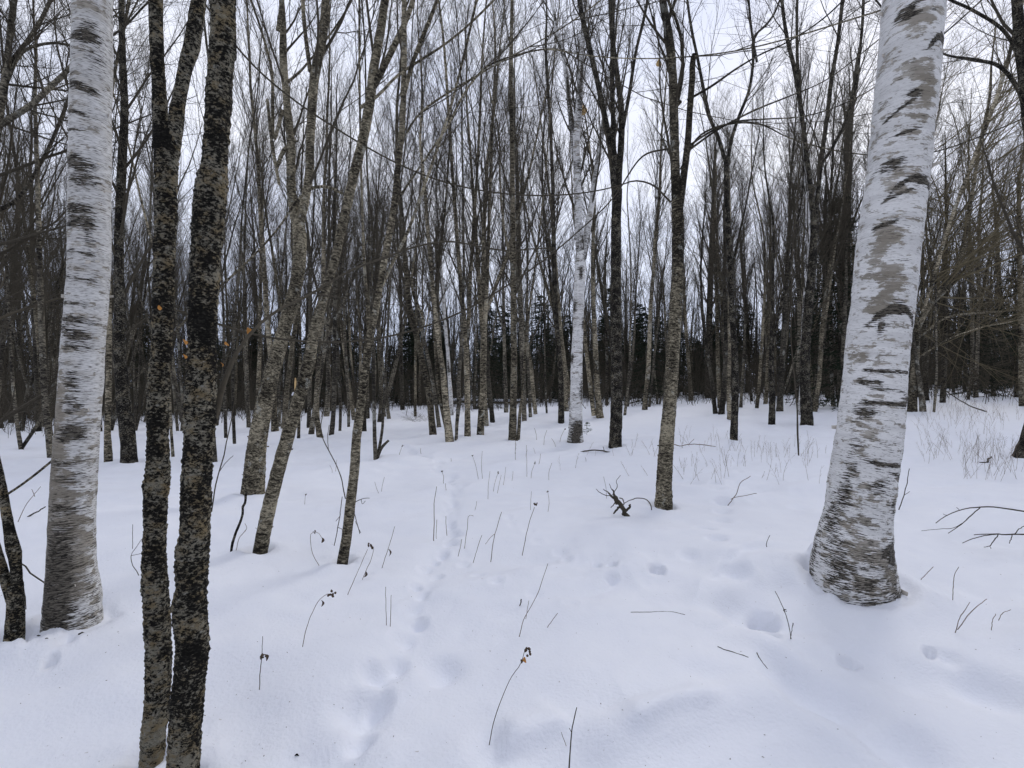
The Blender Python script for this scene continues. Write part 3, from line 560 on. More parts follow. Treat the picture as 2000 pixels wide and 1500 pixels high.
# ------------------------------------------------------------------ snow ground
def build_snow():
    nr = 600; r = 0.25 * (320/0.25) ** (np.arange(nr)/(nr-1))
    az = np.concatenate([np.radians(np.linspace(-62, 62, 640)), np.radians(np.linspace(62, 298, 70)[1:-1])])
    A, Rr = np.meshgrid(az, r); x = Rr*np.sin(A); y = Rr*np.cos(A)
    z = terrain(x, y)
    near = 1 - smooth(14, 30, Rr)
    # wind-smoothed surface: soft hummocks and low drift ripples
    wx, wy = x + 0.3*noise3(x*0.7, y*0.7, 1, 61), y + 0.3*noise3(x*0.7, y*0.7, 2, 62)
    z += 0.075 * near * noise3(wx*0.8, wy*1.1, 0, 11) + 0.035*near*noise3(wx*1.8, wy*2.5, 0, 12) + 0.012*near*noise3(wx*4.3, wy*5.0, 0, 13)*(0.4+0.6*smooth(-.2, .5, noise3(x*.6, y*.6, 0, 14)))
    rip = noise3(wx*0.9, wy*2.6, 0, 15); z += 0.035 * smooth(4.5, 8, y) * near * (1-np.abs(rip))**2.5
    def dent(px, py, rad, dep, rim=0.0, ell=1.0, ang=0.0):
        nonlocal z
        p = G3(px, py); dx, dy = x-p[0], y-p[1]
        if ell != 1.0:
            ca, sa = math.cos(ang), math.sin(ang); dx, dy = dx*ca+dy*sa, (-dx*sa+dy*ca)/ell
        q = (dx*dx+dy*dy)/rad**2
        z -= 2.0*dep*np.exp(-q**1.3)
        if rim: z += rim*np.exp(-((np.sqrt(q)-1.5)/0.45)**2)
    rng = np.random.default_rng(5)
    def trail(pts, step, rad, dep, jit, rim=0.006, furrow=0.0, fw=0.14):
        nonlocal z
        g = np.array([G3(px, py)[:2] for px, py in pts]); seg = np.linalg.norm(np.diff(g, axis=0), axis=1); D = np.concatenate([[0], np.cumsum(seg)])
        n = max(2, int(D[-1]/step)); tt = np.linspace(0, D[-1], n)
        X = np.interp(tt, D, g[:, 0]); Y = np.interp(tt, D, g[:, 1])
        if furrow:
            best = np.full(x.shape, 9e9)
            for i in range(len(g)-1):
                a, b = g[i], g[i+1]; ab = b-a; t_ = np.clip(((x-a[0])*ab[0]+(y-a[1])*ab[1])/(ab@ab), 0, 1)
                best = np.minimum(best, (x-a[0]-t_*ab[0])**2 + (y-a[1]-t_*ab[1])**2)
            wig = 1 + 0.5*noise3(x*5, y*5, 0, 77)
            z -= 1.5*furrow*np.exp(-best/fw**2)*wig
        for i in range(n):
            ax, ay = X[i]+rng.normal()*jit, Y[i]+rng.normal()*jit*0.6; rr = rad*(0.7+0.6*rng.random()); q = ((x-ax)**2+(y-ay)**2)/rr**2
            z -= 1.7*dep*(0.6+0.8*rng.random())*np.exp(-q**1.4); z += rim*np.exp(-((np.sqrt(q)-1.6)/0.5)**2)
    # the animal trail running up the middle of the picture
    trail([(600,1500),(690,1425),(738,1340),(785,1275),(818,1200),(830,1140),(850,1090),(868,1040),(884,990),(885,955)], 0.19, 0.055, 0.030, 0.06, 0.007, 0.030, 0.12)
    trail([(885,955),(866,925),(850,900),(800,880),(765,868)], 0.36, 0.09, 0.04, 0.08, 0.008, 0.02, .2)
    trail([(885,1040),(925,1120),(960,1140),(1000,1155),(1090,1172),(1120,1176)], 0.24, 0.06, 0.016, 0.05)
    trail([(985,1010),(1040,1045),(1075,1075),(1110,1090)], 0.22, 0.05, 0.015, 0.04)
    trail([(1440,870),(1428,930),(1415,985),(1405,1050),(1360,1085)], 0.45, 0.10, 0.035, 0.10)
    trail([(1565,985),(1520,940),(1490,920)], 0.5, 0.10, 0.03, 0.1)
    for a in [(1165,1099,.035,.05,.006),(1195,1105,.04,.05,.006),(1283,1112,.055,.085,.008),(1195,1125,.05,.03,.004),(1490,1186,.075,.14,.010),(1508,1238,.045,.045,.004),
              (1655,1281,.04,.04,.008),(1670,1275,.03,.03,.005),(1815,1256,.028,.06,.006),(1850,1265,.06,.02,.0),(1440,1120,.10,.03,.012),(1580,1118,.09,.035,.02),(1612,1135,.035,.05,.012),(1632,1150,.03,.035,.01),
              (1590,1100,.05,-.05,0),(1563,1112,.04,-.03,0),(1625,1160,.05,-.03,0),(66,1262,.04,.04,.008),(98,1288,.03,.05,.008),(130,1255,.06,.03,.0)]:
        dent(*a)
    for a in [(1590,1330,.20,.060),(1750,1290,.22,.04),(1760,1440,.17,.05),(1930,1320,.16,.05),(1450,1180,.20,.045),(1380,1110,.25,.03),(1100,1480,.20,.03),(860,1300,.12,.035),(700,1380,.10,.03),(960,1460,.10,.03)]:
        dent(*a)
    for (px, py, rad, h, ell, an) in [(1240,1425,.12,.030,3.0,-1.3),(1420,1365,.13,.030,3.0,-1.2),(1010,1440,.10,.022,3.0,-1.2),(1560,1290,.10,.03,2.6,0.6),(1500,1100,.14,.030,2.2,-1.1),(1400,1150,.12,.03,2.2,-0.9),(1640,1420,.10,.02,3,0.5),(790,1330,.08,.022,2.6,-0.6)]:
        dent(px, py, rad, -h, 0, ell, an)
    # thin ledges where the wind crust steps down
    for (pts, h) in [([(1180,1452),(1260,1450),(1340,1425),(1440,1372)], .030), ([(980,1482),(1060,1455),(1130,1425)], .022), ([(1370,1190),(1400,1120),(1460,1085),(1550,1070)], .028), ([(1395,1245),(1440,1205),(1500,1210)], .018), ([(640,1500),(730,1390),(760,1320)], .018)]:
        g = np.array([G3(px, py)[:2] for px, py in pts]); gd = np.concatenate([[0], np.cumsum(np.linalg.norm(np.diff(g, axis=0), axis=1))])
        gs = np.stack([np.interp(np.linspace(0, gd[-1], 40), gd, g[:, q]) for q in (0, 1)], -1)
        for _ in range(6): gs[1:-1] = (gs[:-2]+gs[1:-1]*2+gs[2:])/4
        sel = (np.hypot(x-gs[:, 0].mean(), y-gs[:, 1].mean()) < gd[-1]*.5+1.2); X, Y = x[sel]+.04*noise3(x[sel]*4, y[sel]*4, 0, 71), y[sel]+.04*noise3(x[sel]*4, y[sel]*4, 3, 72)
        D2 = (X[:, None]-gs[None, :, 0])**2 + (Y[:, None]-gs[None, :, 1])**2; k = D2.argmin(1); tg = nrm(np.gradient(gs, axis=0)); nx, ny = -tg[k, 1], tg[k, 0]
        s_ = (X-gs[k, 0])*nx + (Y-gs[k, 1])*ny; u = k/39.0; d_ = np.sqrt(D2.min(1)); fade = smooth(0, .25, u)*(1-smooth(.75, 1, u))
        z[sel] += 1.6*h*fade*np.where(s_ > 0, smooth(0, .07, s_)*np.exp(-(d_/.30)**2), 0)
    for (px, py, rad, am, fq) in [(1400,1130,1.1,.050,2.6),(1520,1230,.7,.035,3.4),(1180,1120,.9,.028,3.6),(1640,1360,.6,.030,2.6),(1420,960,1.6,.05,1.9),(840,1200,.5,.020,5.0),(700,1420,.4,.020,4.5)]:
        p = G3(px, py); q = np.exp(-((x-p[0])**2+(y-p[1])**2)/rad**2); sel = q > .01
        z[sel] += am*q[sel]*(noise3(wx[sel]*fq, wy[sel]*fq*1.2, 0, 91)-0.35*np.abs(noise3(wx[sel]*fq*2, wy[sel]*fq*2, 0, 92)))
    # shallow wells and collars around the feet of the trees
    for (bx, by, br) in BASES:
        d = np.hypot(x-bx, y-by)
        m = (d < br*4+0.6); ang = np.arctan2(y[m]-by, x[m]-bx); dm = d[m]; xm, ym = x[m], y[m]
        lob = 0.6*noise3(np.cos(ang)*1.6+bx*3, np.sin(ang)*1.6+by*3, 0, 81)
        z[m] += (0.035+0.03*lob)*np.exp(-((dm-br-0.09-.05*lob)/0.13)**2) - (0.05 if br < .13 else .022)*np.exp(-((dm-br)/(0.035+.03*(lob+.4)))**2)*min(1, br/0.08) + 0.010*noise3(xm*26, ym*26, 0, 82)*np.exp(-((dm-br)/.16)**2)
    # the uneven heap of granular snow at the left foot of the right paper birch
    p = G3(1595, 1112); d = np.hypot(x-p[0], y-p[1]); z += 0.055*np.exp(-(d/0.16)**2)*(1+0.5*noise3(x*22, y*22, 0, 33)); 
    p = G3(105, 1250); d = np.hypot(x-p[0], y-p[1]); z += 0.02*np.exp(-(d/0.2)**2)*(1+0.9*noise3(x*20, y*20, 0, 34))
    V = np.stack([x, y, z], -1).reshape(-1, 3); nc = len(az)
    V = np.concatenate([V, [[0, 0, float(z[0].mean())]]])
    i = np.arange(nr-1)[:, None]; j = np.arange(nc)[None]; j2 = (j+1) % nc
    f = np.stack([i*nc+j+0*j2, (i+1)*nc+j+0*j2, (i+1)*nc+j2, i*nc+j2], -1).reshape(-1, 4)
    mb = MB(); mb.add(V, f); o = mb.build('snow_ground', M_SNOW)
    return tag(o, kind='structure'), (x, y, z, az, r)
snow, _S = build_snow()
_lr = np.log(_S[4]/_S[4][0]); _naz = 640
def snow_z(px, py):
    """height of the finished snow surface"""
    d = math.hypot(px, py); a = math.atan2(px, py)
    i = int(round(np.interp(math.log(max(d, .26)/_S[4][0]), _lr, np.arange(len(_lr))))); a0 = math.radians(62)
    if abs(a) > a0: return float(terrain(px, py))
    j = int(round((a+a0)/(2*a0)*(_naz-1))); return float(_S[2][i, j])

# ------------------------------------------------------------------ trunks and crowns
def root_down(P, R, depth=0.30, flare=1.06):
    d = nrm(P[0]-P[1]); d[2] = min(d[2], -0.5); d = nrm(d)
    return np.vstack([[P[0]+d*depth], P]), np.concatenate([[R[0]*flare], R])
def extend_up(P, R, H, rng, n=7, tip=0.012):
    """carry a stem on upward, out of the picture, to height H"""
    z0 = P[-1][2]
    if z0 >= H: return P, R
    d = nrm(P[-1]-P[-2]); L = (H-z0)/n; pts, rr = [P[-1]], [R[-1]]
    for i in range(n):
        d = nrm(d*1.0 + np.array([0, 0, 0.25]) + rng.normal(size=3)*0.07); pts.append(pts[-1]+d*L*1.05); rr.append(R[-1]+(tip-R[-1])*(i+1)/n)
    return np.vstack([P, pts[1:]]), np.concatenate([R, rr[1:]])

def scar_fn(rows, Y, feats, base_dark=None, rnd=0):
    """feats: ('arch'|'blob'|'band'|'peel', px, py, halfwidth_px, halfheight_px, amount, extra)"""
    ys = np.array([r[0] for r in rows])[::-1]; xl = np.array([r[1] for r in rows])[::-1]; xr = np.array([r[2] for r in rows])[::-1]
    sp = Y/F
    def fn(a, zz, ang, rr):
        dk = np.zeros(np.broadcast(a, zz).shape); pl = np.zeros_like(dk)
        front = (np.abs(ang) < 1.75)
        for (kind, px, py, hw, hh, amt, ex) in feats:
            l, r_ = np.interp(py, ys, xl), np.interp(py, ys, xr); u = max(-.98, min(.98, (px-(l+r_)/2)/((r_-l)/2)))
            a0 = math.asin(u)*(r_-l)/2*sp*math.cos(math.atan(((l+r_)/2-CX)/F)); z0 = CAMH+(HY-py)*sp; w, h = hw*sp, hh*sp
            da, dz = (a-a0), (zz-z0)
            if kind == 'arch':     # drooping arc over an old branch scar; ex = droop in px
                c = z0 - ex*sp*(da/w)**2 + 0*zz; q = np.exp(-((zz-c)/(h*1.25))**2)*np.exp(-(da/(w*1.1))**6)
                dk += 1.45*amt*q*front
            elif kind == 'line':   # slanting line, ex = slope
                q = np.exp(-((dz-ex*da)/h)**2)*np.exp(-(da/w)**6); dk += 1.3*amt*q*front
            elif kind == 'peel': pl += amt*np.exp(-((da/w)**2+(dz/h)**2)**1.5)*front
            else: dk += amt*np.exp(-((da/w)**2+(dz/h)**2)**1.3)*front
        if base_dark is not None:
            zb, z1, am = base_dark; dk = dk + am*(1-smooth(zb, z1, zz))
        if rnd: dk = dk + rnd*np.maximum(0, noise3(a*4+9, zz*2.5, 0, 99)-0.25)*(~front)
        return dk, pl
    return fn

def near_tree(name, label, cat, rows, Y, mat, k, nseg, H, rng, feats=(), base_dark=None, rnd=0, lump=0.03, detail=0.012, curl=None, bumps=(), group=None, mainlimbs=(), flare=1.06, rough=0.04, curlmat=None):
    P, R = near_path(rows, Y); base = P[0].copy(); base[2] = snow_z(base[0], base[1])
    root = empty(name, base, label, cat, group)
    P, R = root_down(P, R, 0.30, flare)
    vis = P.copy()
    full = not mainlimbs
    if full: P, R = extend_up(P, R, H, rng, 8)
    ntop = nseg
    mb = MB(); fn = scar_fn(rows, Y, feats, base_dark, rnd) if (feats or base_dark) else None
    # the visible part is meshed finely, the part above the picture coarsely
    top_vis = vis[-1][2]; nv = len(vis)
    stem_mesh(mb, vis, R[:nv], k, nseg, rough, hash(label) % 97 if False else len(label), fn, lump, detail, bumps)
    mb.build('trunk', mat, root, base)
    stems = [(P, R)]
    if full:
        mb = MB(); stem_mesh(mb, P[nv-1:], R[nv-1:], 24, 60, 0.04, 5, None, 0.03); mb.build('upper_trunk', mat, root, base)
    for li, lr in enumerate(mainlimbs):
        lp, lR = near_path(lr, Y); lp, lR = extend_up(lp, lR, H, rng, 8); n_ = len(lr)
        mb = MB(); stem_mesh(mb, lp, lR, 48, 320, rough, 31+li, None, lump, detail); mb.build('limb', mat, root, base)
        stems.append((lp, lR))
        if curl: pass
    mb = MB()
    for (p, r) in (stems[1:] if mainlimbs else stems):
        p2, r2 = resample(p[-10:], r[-10:], 24); crown(mb, p2, r2, rng, (16, 8, 6), 0.15, 34, 0.34, 0.05, 0.004)
    mb.build('crown', M_TWIG, root, base)
    if curl:
        add_curls(root, base, curlmat or M_PEELB, *resample(vis[1:], R[1:nv], 120), curl[0], curl[1], rng)
    return root, base, vis, R[:nv]

rg = np.random.default_rng(21)
# left paper birch
fL = [('blob',185,92,38,12,1.0,0),('blob',198,75,20,18,.6,0),('blob',205,130,18,28,.45,0),('line',178,182,40,7,.7,-.25),('line',165,235,30,5,.8,-.2),('line',180,192,30,5,.6,-.2),('line',155,268,28,4,1.0,-.15),
      ('blob',172,332,36,12,1.0,0),('blob',190,360,30,20,.75,0),('line',150,325,26,4,1.0,.3),('blob',175,418,34,12,.85,0),('blob',185,440,28,14,.8,0),('blob',160,448,26,8,.6,0),('blob',205,470,12,30,.5,0),
      ('line',170,500,40,5,.6,-.1),('line',185,550,35,4,.6,-.1),('line',165,598,30,5,.6,0),('blob',175,628,36,8,1.0,0),('blob',180,655,28,13,.95,0),('blob',180,678,24,10,.7,0),('blob',140,644,16,7,.7,0),('line',130,712,20,4,.7,0),
      ('blob',176,740,16,28,.7,0),('blob',174,790,16,25,.75,0),('blob',172,835,26,14,.95,0),('blob',168,850,30,10,.8,0),('blob',150,900,36,8,.6,0),('blob',165,930,30,14,.5,0),('blob',155,985,34,10,.6,0),
      ('blob',152,1050,24,60,.62,0),('blob',150,1130,24,60,.75,0),('blob',146,1190,30,40,.7,0),('blob',140,1240,70,14,.9,0),('line',120,1140,4,60,.5,0),
      ('peel',170,25,40,20,.5,0),('peel',120,880,60,120,.55,0),('peel',140,1080,90,160,.75,0),('peel',150,700,20,60,.4,0),('peel',130,790,22,50,.45,0),('peel',122,850,26,40,.5,0),('peel',115,940,24,60,.4,0),('peel',108,1060,20,80,.6,0),('peel',125,1150,30,60,.5,0),('peel',175,1080,22,80,.5,0)]
near_tree('paper_birch', 'tall white paper birch at the left, dark streaks down its trunk', 'birch tree', PAPER_L, Y_PL, M_BIRCH, 220, 620, 15, rg, fL,
          (-.15, 1.5, .40), .5, .02, .006, (240, .04), flare=1.12, bumps=((.95, .35, .06, .07),), curlmat=M_PEELW)
# right paper birch
fR = [('line',1750,38,34,5,.9,.30),('arch',1790,12,40,4,.9,10),('line',1728,55,18,8,.8,.3),('line',1738,62,16,4,.9,.25),('blob',1780,58,8,4,.8,0),('arch',1810,100,30,5,1.1,24),('arch',1805,108,26,4,.7,20),
      ('line',1714,240,26,4,1.0,.7),('blob',1742,212,13,9,1.3,0),('line',1730,282,20,4,.9,.3),('blob',1700,345,24,14,.8,0),('blob',1712,335,18,7,.8,0),('arch',1757,368,44,6,1.1,26),('line',1712,400,26,4,.9,.5),('blob',1755,378,16,7,.6,0),
      ('line',1690,455,22,5,.9,.3),('blob',1705,470,20,12,.4,0),('blob',1783,540,9,16,.9,0),('blob',1722,520,10,6,.5,0),
      ('blob',1712,612,14,14,1.2,0),('arch',1715,612,44,6,.9,26),('blob',1770,612,4,8,.9,0),('blob',1680,640,14,20,.5,0),('line',1680,650,5,14,.6,0),
      ('line',1675,728,26,4,.9,0),('line',1730,726,22,4,.7,0),('line',1765,720,14,4,.8,0),('line',1660,750,20,6,.8,0),('line',1690,762,30,4,.6,0),('blob',1742,775,16,14,.85,0),('line',1690,787,44,5,1.0,.03),('blob',1652,806,18,12,1.1,0),('blob',1640,830,10,20,.35,0),
      ('blob',1755,828,9,9,1.0,0),('blob',1748,870,8,12,1.3,0),('blob',1640,870,14,14,.35,0),('line',1700,898,44,4,.8,0),('blob',1715,914,26,6,.8,0),('blob',1632,910,14,40,.35,0),('blob',1618,965,16,34,.42,0),('blob',1680,940,20,14,.5,0),('blob',1715,975,8,14,.5,0),
      ('blob',1600,1020,18,34,.55,0),('blob',1712,1062,16,22,1.3,0),('arch',1710,1048,26,6,.8,14),('blob',1640,1110,50,40,.18,0),('blob',1690,1135,70,34,.12,0),('blob',1720,1155,40,16,.35,0),('blob',1598,1090,20,40,.4,0),('blob',1700,1172,60,8,.6,0),
      ('peel',1760,70,34,30,.7,0),('peel',1755,165,30,20,.5,0),('peel',1768,200,22,34,.9,0),('peel',1750,250,26,20,.6,0),('peel',1742,285,16,14,.7,0),('peel',1720,360,26,14,.7,0),('peel',1712,390,26,12,.8,0),('peel',1700,470,24,22,.9,0),('peel',1678,520,20,40,.5,0),('peel',1700,560,26,34,.9,0),('peel',1675,610,22,24,.9,0),('peel',1660,690,20,20,.4,0),('peel',1645,860,20,50,.4,0),('peel',1670,1100,90,70,.6,0),('peel',1620,1010,30,60,.5,0),('peel',1690,960,60,30,.35,0),('peel',1650,700,60,16,.4,0)]
near_tree('paper_birch', 'widest white paper birch at the right, arched black scars, snow heaped at its foot', 'birch tree', PAPER_R, Y_PR, M_BIRCHR, 240, 720, 16, rg, fR,
          (-.1, 1.9, .42), .5, .018, .005, (380, .055), flare=1.08, bumps=((.35, .22, -.03, .06), (.9, .75, .04, .05), (.55, 1.5, .03, .07)), curlmat=M_PEELW)
# twin mossy trunks
near_tree('mossy_tree', 'dark crusty-barked trunk forking above eye level, left one of the twin mossy trunks', 'tree', MOSS_L, Y_ML, M_MOSS, 96, 620, 12, rg, (('blob',300,275,60,30,.5,0),('blob',302,1440,60,60,-.35,0)), None, .0, .06, .08, None,
          mainlimbs=(MOSS_LA, MOSS_LB), rough=.07, bumps=((-.9, CAMH+(HY-945)*Y_ML/F, .14, .03), (.9, CAMH+(HY-1140)*Y_ML/F, .10, .03), (.95, CAMH+(HY-1220)*Y_ML/F, .06, .03)))
rt, bs, vP, vR = near_tree('mossy_tree', 'dark crusty-barked trunk nearest the camera with knobby burls, right one of the twin mossy trunks', 'tree', MOSS_R, Y_MR, M_MOSS, 110, 680, 12, rg, (('blob',395,620,60,60,.3,0),('blob',360,1490,70,60,-.2,0),('blob',360,1300,60,60,.3,0),('blob',430,60,60,80,-.12,0)), None, 0, .06, .08, None, rough=.09,
          bumps=((-.95, CAMH+(HY-345)*Y_MR/F, .16, .022), (.95, CAMH+(HY-392)*Y_MR/F, .14, .03), (-.95, CAMH+(HY-1180)*Y_MR/F, .14, .025), (.9, CAMH+(HY-1262)*Y_MR/F, .12, .03), (.95, CAMH+(HY-110)*Y_MR/F, .10, .02)))
# its long arching side limb, which sweeps away to the right across the wood
lp = [(405,845,20),(422,800,15),(430,770,12),(442,735,9),(465,685,7),(500,640,6),(545,605,5),(600,578,5),(650,548,4.5),(700,522,4),(760,500,4),(820,480,3.5),(880,472,3.5),(940,482,3),(1000,490,2.6),(1040,486,2.4),(1085,484,1.6)]
Pl = np.array([W3(x, y, Y_MR + max(0, (x-405))*0.0042) for x, y, w in lp]); Rl = np.array([w/2*p[1]/F for (x, y, w), p in zip(lp, Pl)])
mb = MB(); stem_mesh(mb, Pl, Rl, 10, 160, .05, 8); tw = resample(Pl, Rl, 40)
P1, R1 = kids(tw[0][None], tw[1][None], 16, .25, .99, 40, .16, -.01, .06, 7, rg, .6, .3, .0012); tubes(mb, P1, R1, 3)
P2, R2 = kids(P1, R1, 3, .2, .95, 40, .45, 0, .06, 5, rg, .7, .4, .0008); tubes(mb, P2, R2, 3)
mb.build('side_limb', M_TWIG, rt, bs)
# the rest of the small near tree at the left edge: two stems from one foot
P, R = near_path(EDGE_T, Y_ET); bz = P[0].copy(); bz[2] = snow_z(bz[0], bz[1]); et = empty('knobby_tree', bz, 'small knobby two-stemmed tree cut by the left edge, in front of the left paper birch', 'tree')
P, R = root_down(P, R, .2)
mb = MB(); stem_mesh(mb, P, R, 48, 90, .06, 3, None, .05, .02); mb.build('trunk', M_MOSS, et, bz)
for q, (pt) in enumerate(([(34,1175,26),(33,1140,25),(31,1105,25),(28,1080,30),(23,1060,29),(18,1035,24),(12,1000,22),(3,945,19),(-8,890,16),(-25,780,14),(-40,640,12)], [(26,1180,26),(16,1150,24),(4,1110,23),(-12,1060,22),(-30,990,20),(-60,880,18)])):
    P, R = path3(pt, Y_ET); P, R = extend_up(P, R, 6, rg, 5); mb = MB(); stem_mesh(mb, P, R, 40, 200, .07, 14+q, None, .06, .02, ((.8, CAMH+(HY-1075)*Y_ET/F, .15, .03),)); mb.build('limb', M_MOSS, et, bz)
    if q == 0: cP, cR = P, R
mb = MB(); crown(mb, *resample(cP[-7:], cR[-7:], 24), rg, (12, 6, 5), .1, 35, .4, .04, .003); mb.build('crown', M_TWIG, et, bz)

# trees of the middle distance
for ti, (name, label, mat, path, limbs, op) in enumerate(TREES):
    rng = np.random.default_rng(100+ti); Y = TY[ti]; P, R = path3(path, Y); base = P[0].copy(); base[2] = snow_z(base[0], base[1])
    ends_here = bool(limbs) and any(abs(l[0][0]-path[-1][0]) < 14 and abs(l[0][1]-path[-1][1]) < 40 for l in limbs)
    birch = mat is M_BIRCHM
    cat = 'sapling' if name == 'sapling' else ('birch tree' if birch else 'tree')
    root = empty(name, base, label, cat)
    P, R = root_down(P, R, .35, 1.15)
    H = max(9.0 + rng.random()*4 + Y*0.12, 0) if name != 'sapling' else P[-1][2] + .3
    if 'short' in label: H = 6
    H = max(H, P[-1][2] + 2.5 + 3*rng.random()); nv = len(P)
    if not ends_here: P, R = extend_up(P, R, H, rng)
    k = op.get('k', 18 if path[0][2] > 11 else 12); n = op.get('n', 90)
    dmark = None
    mb = MB()
    if birch:
        def dmark(a, zz, ang, rr, s=ti): return 0.75*np.maximum(0, noise3(a*3+ang*0.5, zz*2.2, 0, 50+s)-0.18)*2 + .5*(1-smooth(0, 1.6, zz-zz.min())), 0*a+0*zz
    if name == 'shaggy_tree':
        def dmark(a, zz, ang, rr): return .30*smooth(1.7, 3.1, zz + .5*noise3(a*3, zz*1.5, 0, 7)), 0*a+0*zz
    stem_mesh(mb, P, R, k, n + (40 if not ends_here else 0), .06, ti, dmark, .06, .045 if k > 20 else 0.02); mb.build('trunk', mat, root, base)
    stems = [] if ends_here else [(P, R)]
    for li, l in enumerate(limbs):
        lP, lR = path3(l, Y); 
        stub = l[-1][2] >= 5 and l[-1][1] > 100 and len(l) < 4 or (name == 'shaggy_tree' and li == 1)
        # let side stems drift a little towards or away from the camera
        lP[:, 1] += np.linspace(0, rng.normal()*0.12, len(lP))*np.abs(lP[:, 2]-lP[0, 2]).max()
        if not stub: lP, lR = extend_up(lP, lR, max(H*(0.8+0.2*rng.random()), lP[-1][2]+2.5*rng.random()+1.5), rng, 6)
        mb = MB(); stem_mesh(mb, lP, lR, max(8, k-6), 90, .05, ti*7+li, dmark, .05, .01 if k > 20 else 0); mb.build('limb', mat if l[0][2] > 4 else M_TWIG, root, base)
        if not stub and name != 'shaggy_tree' or (name == 'shaggy_tree' and li in (0, 3, 4)): stems.append((lP, lR))
    if name != 'sapling':
        mb = MB(); ns = len(stems)
        for si, (p, r) in enumerate(stems):
            p2, r2 = resample(p, r, 60); hz = p2[:, 2]
            z_lo = base[2] + (3.2 if op.get('nolow') else 2.2) + 0.03*Y
            i0 = int(np.searchsorted(hz, z_lo)); i0 = min(i0, 50)
            dens = (20, 9, 9) if ns < 3 else (12, 8, 8)
            if path[0][2] < 8: dens = (12, 6, 6)
            crown(mb, p2[i0:], r2[i0:], rng, dens, .05, 24, .34, .075, .0045)
        if op.get('lowtw'):      # long sweeping lower twigs
            for (p, r) in stems:
                p2, r2 = resample(p, r, 60)
                a1, b1 = kids(p2[None], r2[None], 30 if op['lowtw'] == 2 else 13, .02, .8, 55, .65 if op['lowtw'] == 2 else .3, .012, .06, 10, rng, .4, .2, .0045)
                if op['lowtw'] == 2:
                    a1[:, :, 0] = a1[:, :1, 0] + np.abs(a1[:, :, 0]-a1[:, :1, 0])      # most of them sweep right
                a2, b2 = kids(a1, b1, 9, .1, .98, 35, .4, .01, .07, 6, rng, .6, .3, .003); a3, b3 = kids(a2, b2, 5, .1, .98, 35, .45, .01, .07, 4, rng, .6, .4, .0022)
                tubes(mb, a1, b1, 4); tubes(mb, a2, b2, 3); tubes(mb, a3, b3, 3)
        mb.build('crown', M_TWIGB if op.get('lowtw') == 2 else M_TWIG, root, base)
    if op.get('curl'):
        c = op['curl']; add_curls(root, base, M_PEELW if birch else M_PEELB, *resample(P[1:nv], R[1:nv], 80), c[0], c[1], rng)
    if name == 'shaggy_tree': SHAGGY = (root, base, Y)
    if name == 'leaning_tree' and op.get('stub'): LEAN = (root, base, Y)
    if name == 'leaning_tree' and not op.get('stub'): LEANL = (root, base, Y)
    if name == 'paper_birch': WB = (root, base, Y)

# ------------------------------------------------------------------ the wood behind: prototypes with trunk and crown, then copies
def proto_tree(seed, H, rb, kind):
    rng = np.random.default_rng(seed); tr = MB(); cr_ = MB()
    def leader(p0, d0, h, r0, n=16):
        d = nrm(np.array(d0, float)); pts = [np.array(p0, float)]; L = h/(n-1)
        for _ in range(n-1):
            d = nrm(d + np.array([0, 0, .06]) + rng.normal(size=3)*0.035); pts.append(pts[-1]+d*L)
        return np.array(pts), r0*np.linspace(1, .12, n)**0.9
    stems = []
    if kind == 'single': stems.append(leader((0, 0, -.4), (rng.normal()*.05, rng.normal()*.05, 1), H+.4, rb))
    elif kind == 'forked':
        p, r = leader((0, 0, -.4), (rng.normal()*.06, rng.normal()*.06, 1), H+.4, rb); stems.append((p, r))
        i = rng.integers(4, 8); a = rng.random()*6.28; stems.append(leader(p[i], (math.cos(a)*.4, math.sin(a)*.4, 1), H*(1-i/16)*.95, r[i]*.75))
    else:
        for q in range(rng.integers(2, 5)):
            a = rng.random()*6.28; s = .10+.14*rng.random(); stems.append(leader((math.cos(a)*.12, math.sin(a)*.12, -.4), (math.cos(a)*s, math.sin(a)*s, 1), H*(.7+.3*rng.random()), rb*(.6+.4*rng.random())))
    for (p, r) in stems:
        r = r.copy(); r[0] *= 1.35
        stem_mesh(tr, p, r, 9, 44, .06, seed, None, .07)
        k = 1.0/len(stems)**0.5
        p2, r2 = resample(p, r, 30)
        crown(cr_, p2, r2, rng, (int(23*k)+3, 9, 10), .26 + .2*rng.random(), 20, .28, .09, .006)
    return tr, cr_
KINDS = ['single', 'single', 'forked', 'clump', 'single', 'forked', 'single', 'clump', 'single', 'forked', 'single', 'single']
BGMAT = [GR, DA, GR, DA, TA, GR, BM, GR, DA, TA, GR, TA]
PROT = []
for i, kd in enumerate(KINDS):
    tr, cr_ = proto_tree(300+i, 12.5+((i*37) % 5), .085+.045*((i*13) % 7)/6, kd)
    PROT.append((tr, cr_, kd, BGMAT[i]))
LMARK = [(-9e9, 85, 'left of the left paper birch'), (85, 225, 'behind the left paper birch'), (225, 350, 'between the left paper birch and the twin trunks'), (350, 520, 'between the twin mossy trunks and leaning pair'),
         (520, 690, 'between the leaning pair and slim dark tree'), (690, 830, 'above the heap of brush'), (830, 960, 'behind the brown trunks in the centre'), (960, 1115, 'just left of the forked white birch'),
         (1115, 1290, 'between the white birch and shaggy tan tree'), (1290, 1440, 'between the shaggy tree and lone forked trunk'), (1440, 1600, 'around the stout many-stemmed tree'), (1600, 1770, 'behind the right paper birch'), (1770, 9e9, 'beyond the weeds at the right')]
MATW = {id(GR): 'grey', id(DA): 'dark', id(TA): 'tan', id(BM): 'white-barked'}
KW = {'single': 'straight', 'forked': 'forked', 'clump': 'many-stemmed'}
def sector(px): return next(t for a, b, t in LMARK if a <= px < b)
masters = {}
rng = np.random.default_rng(77)
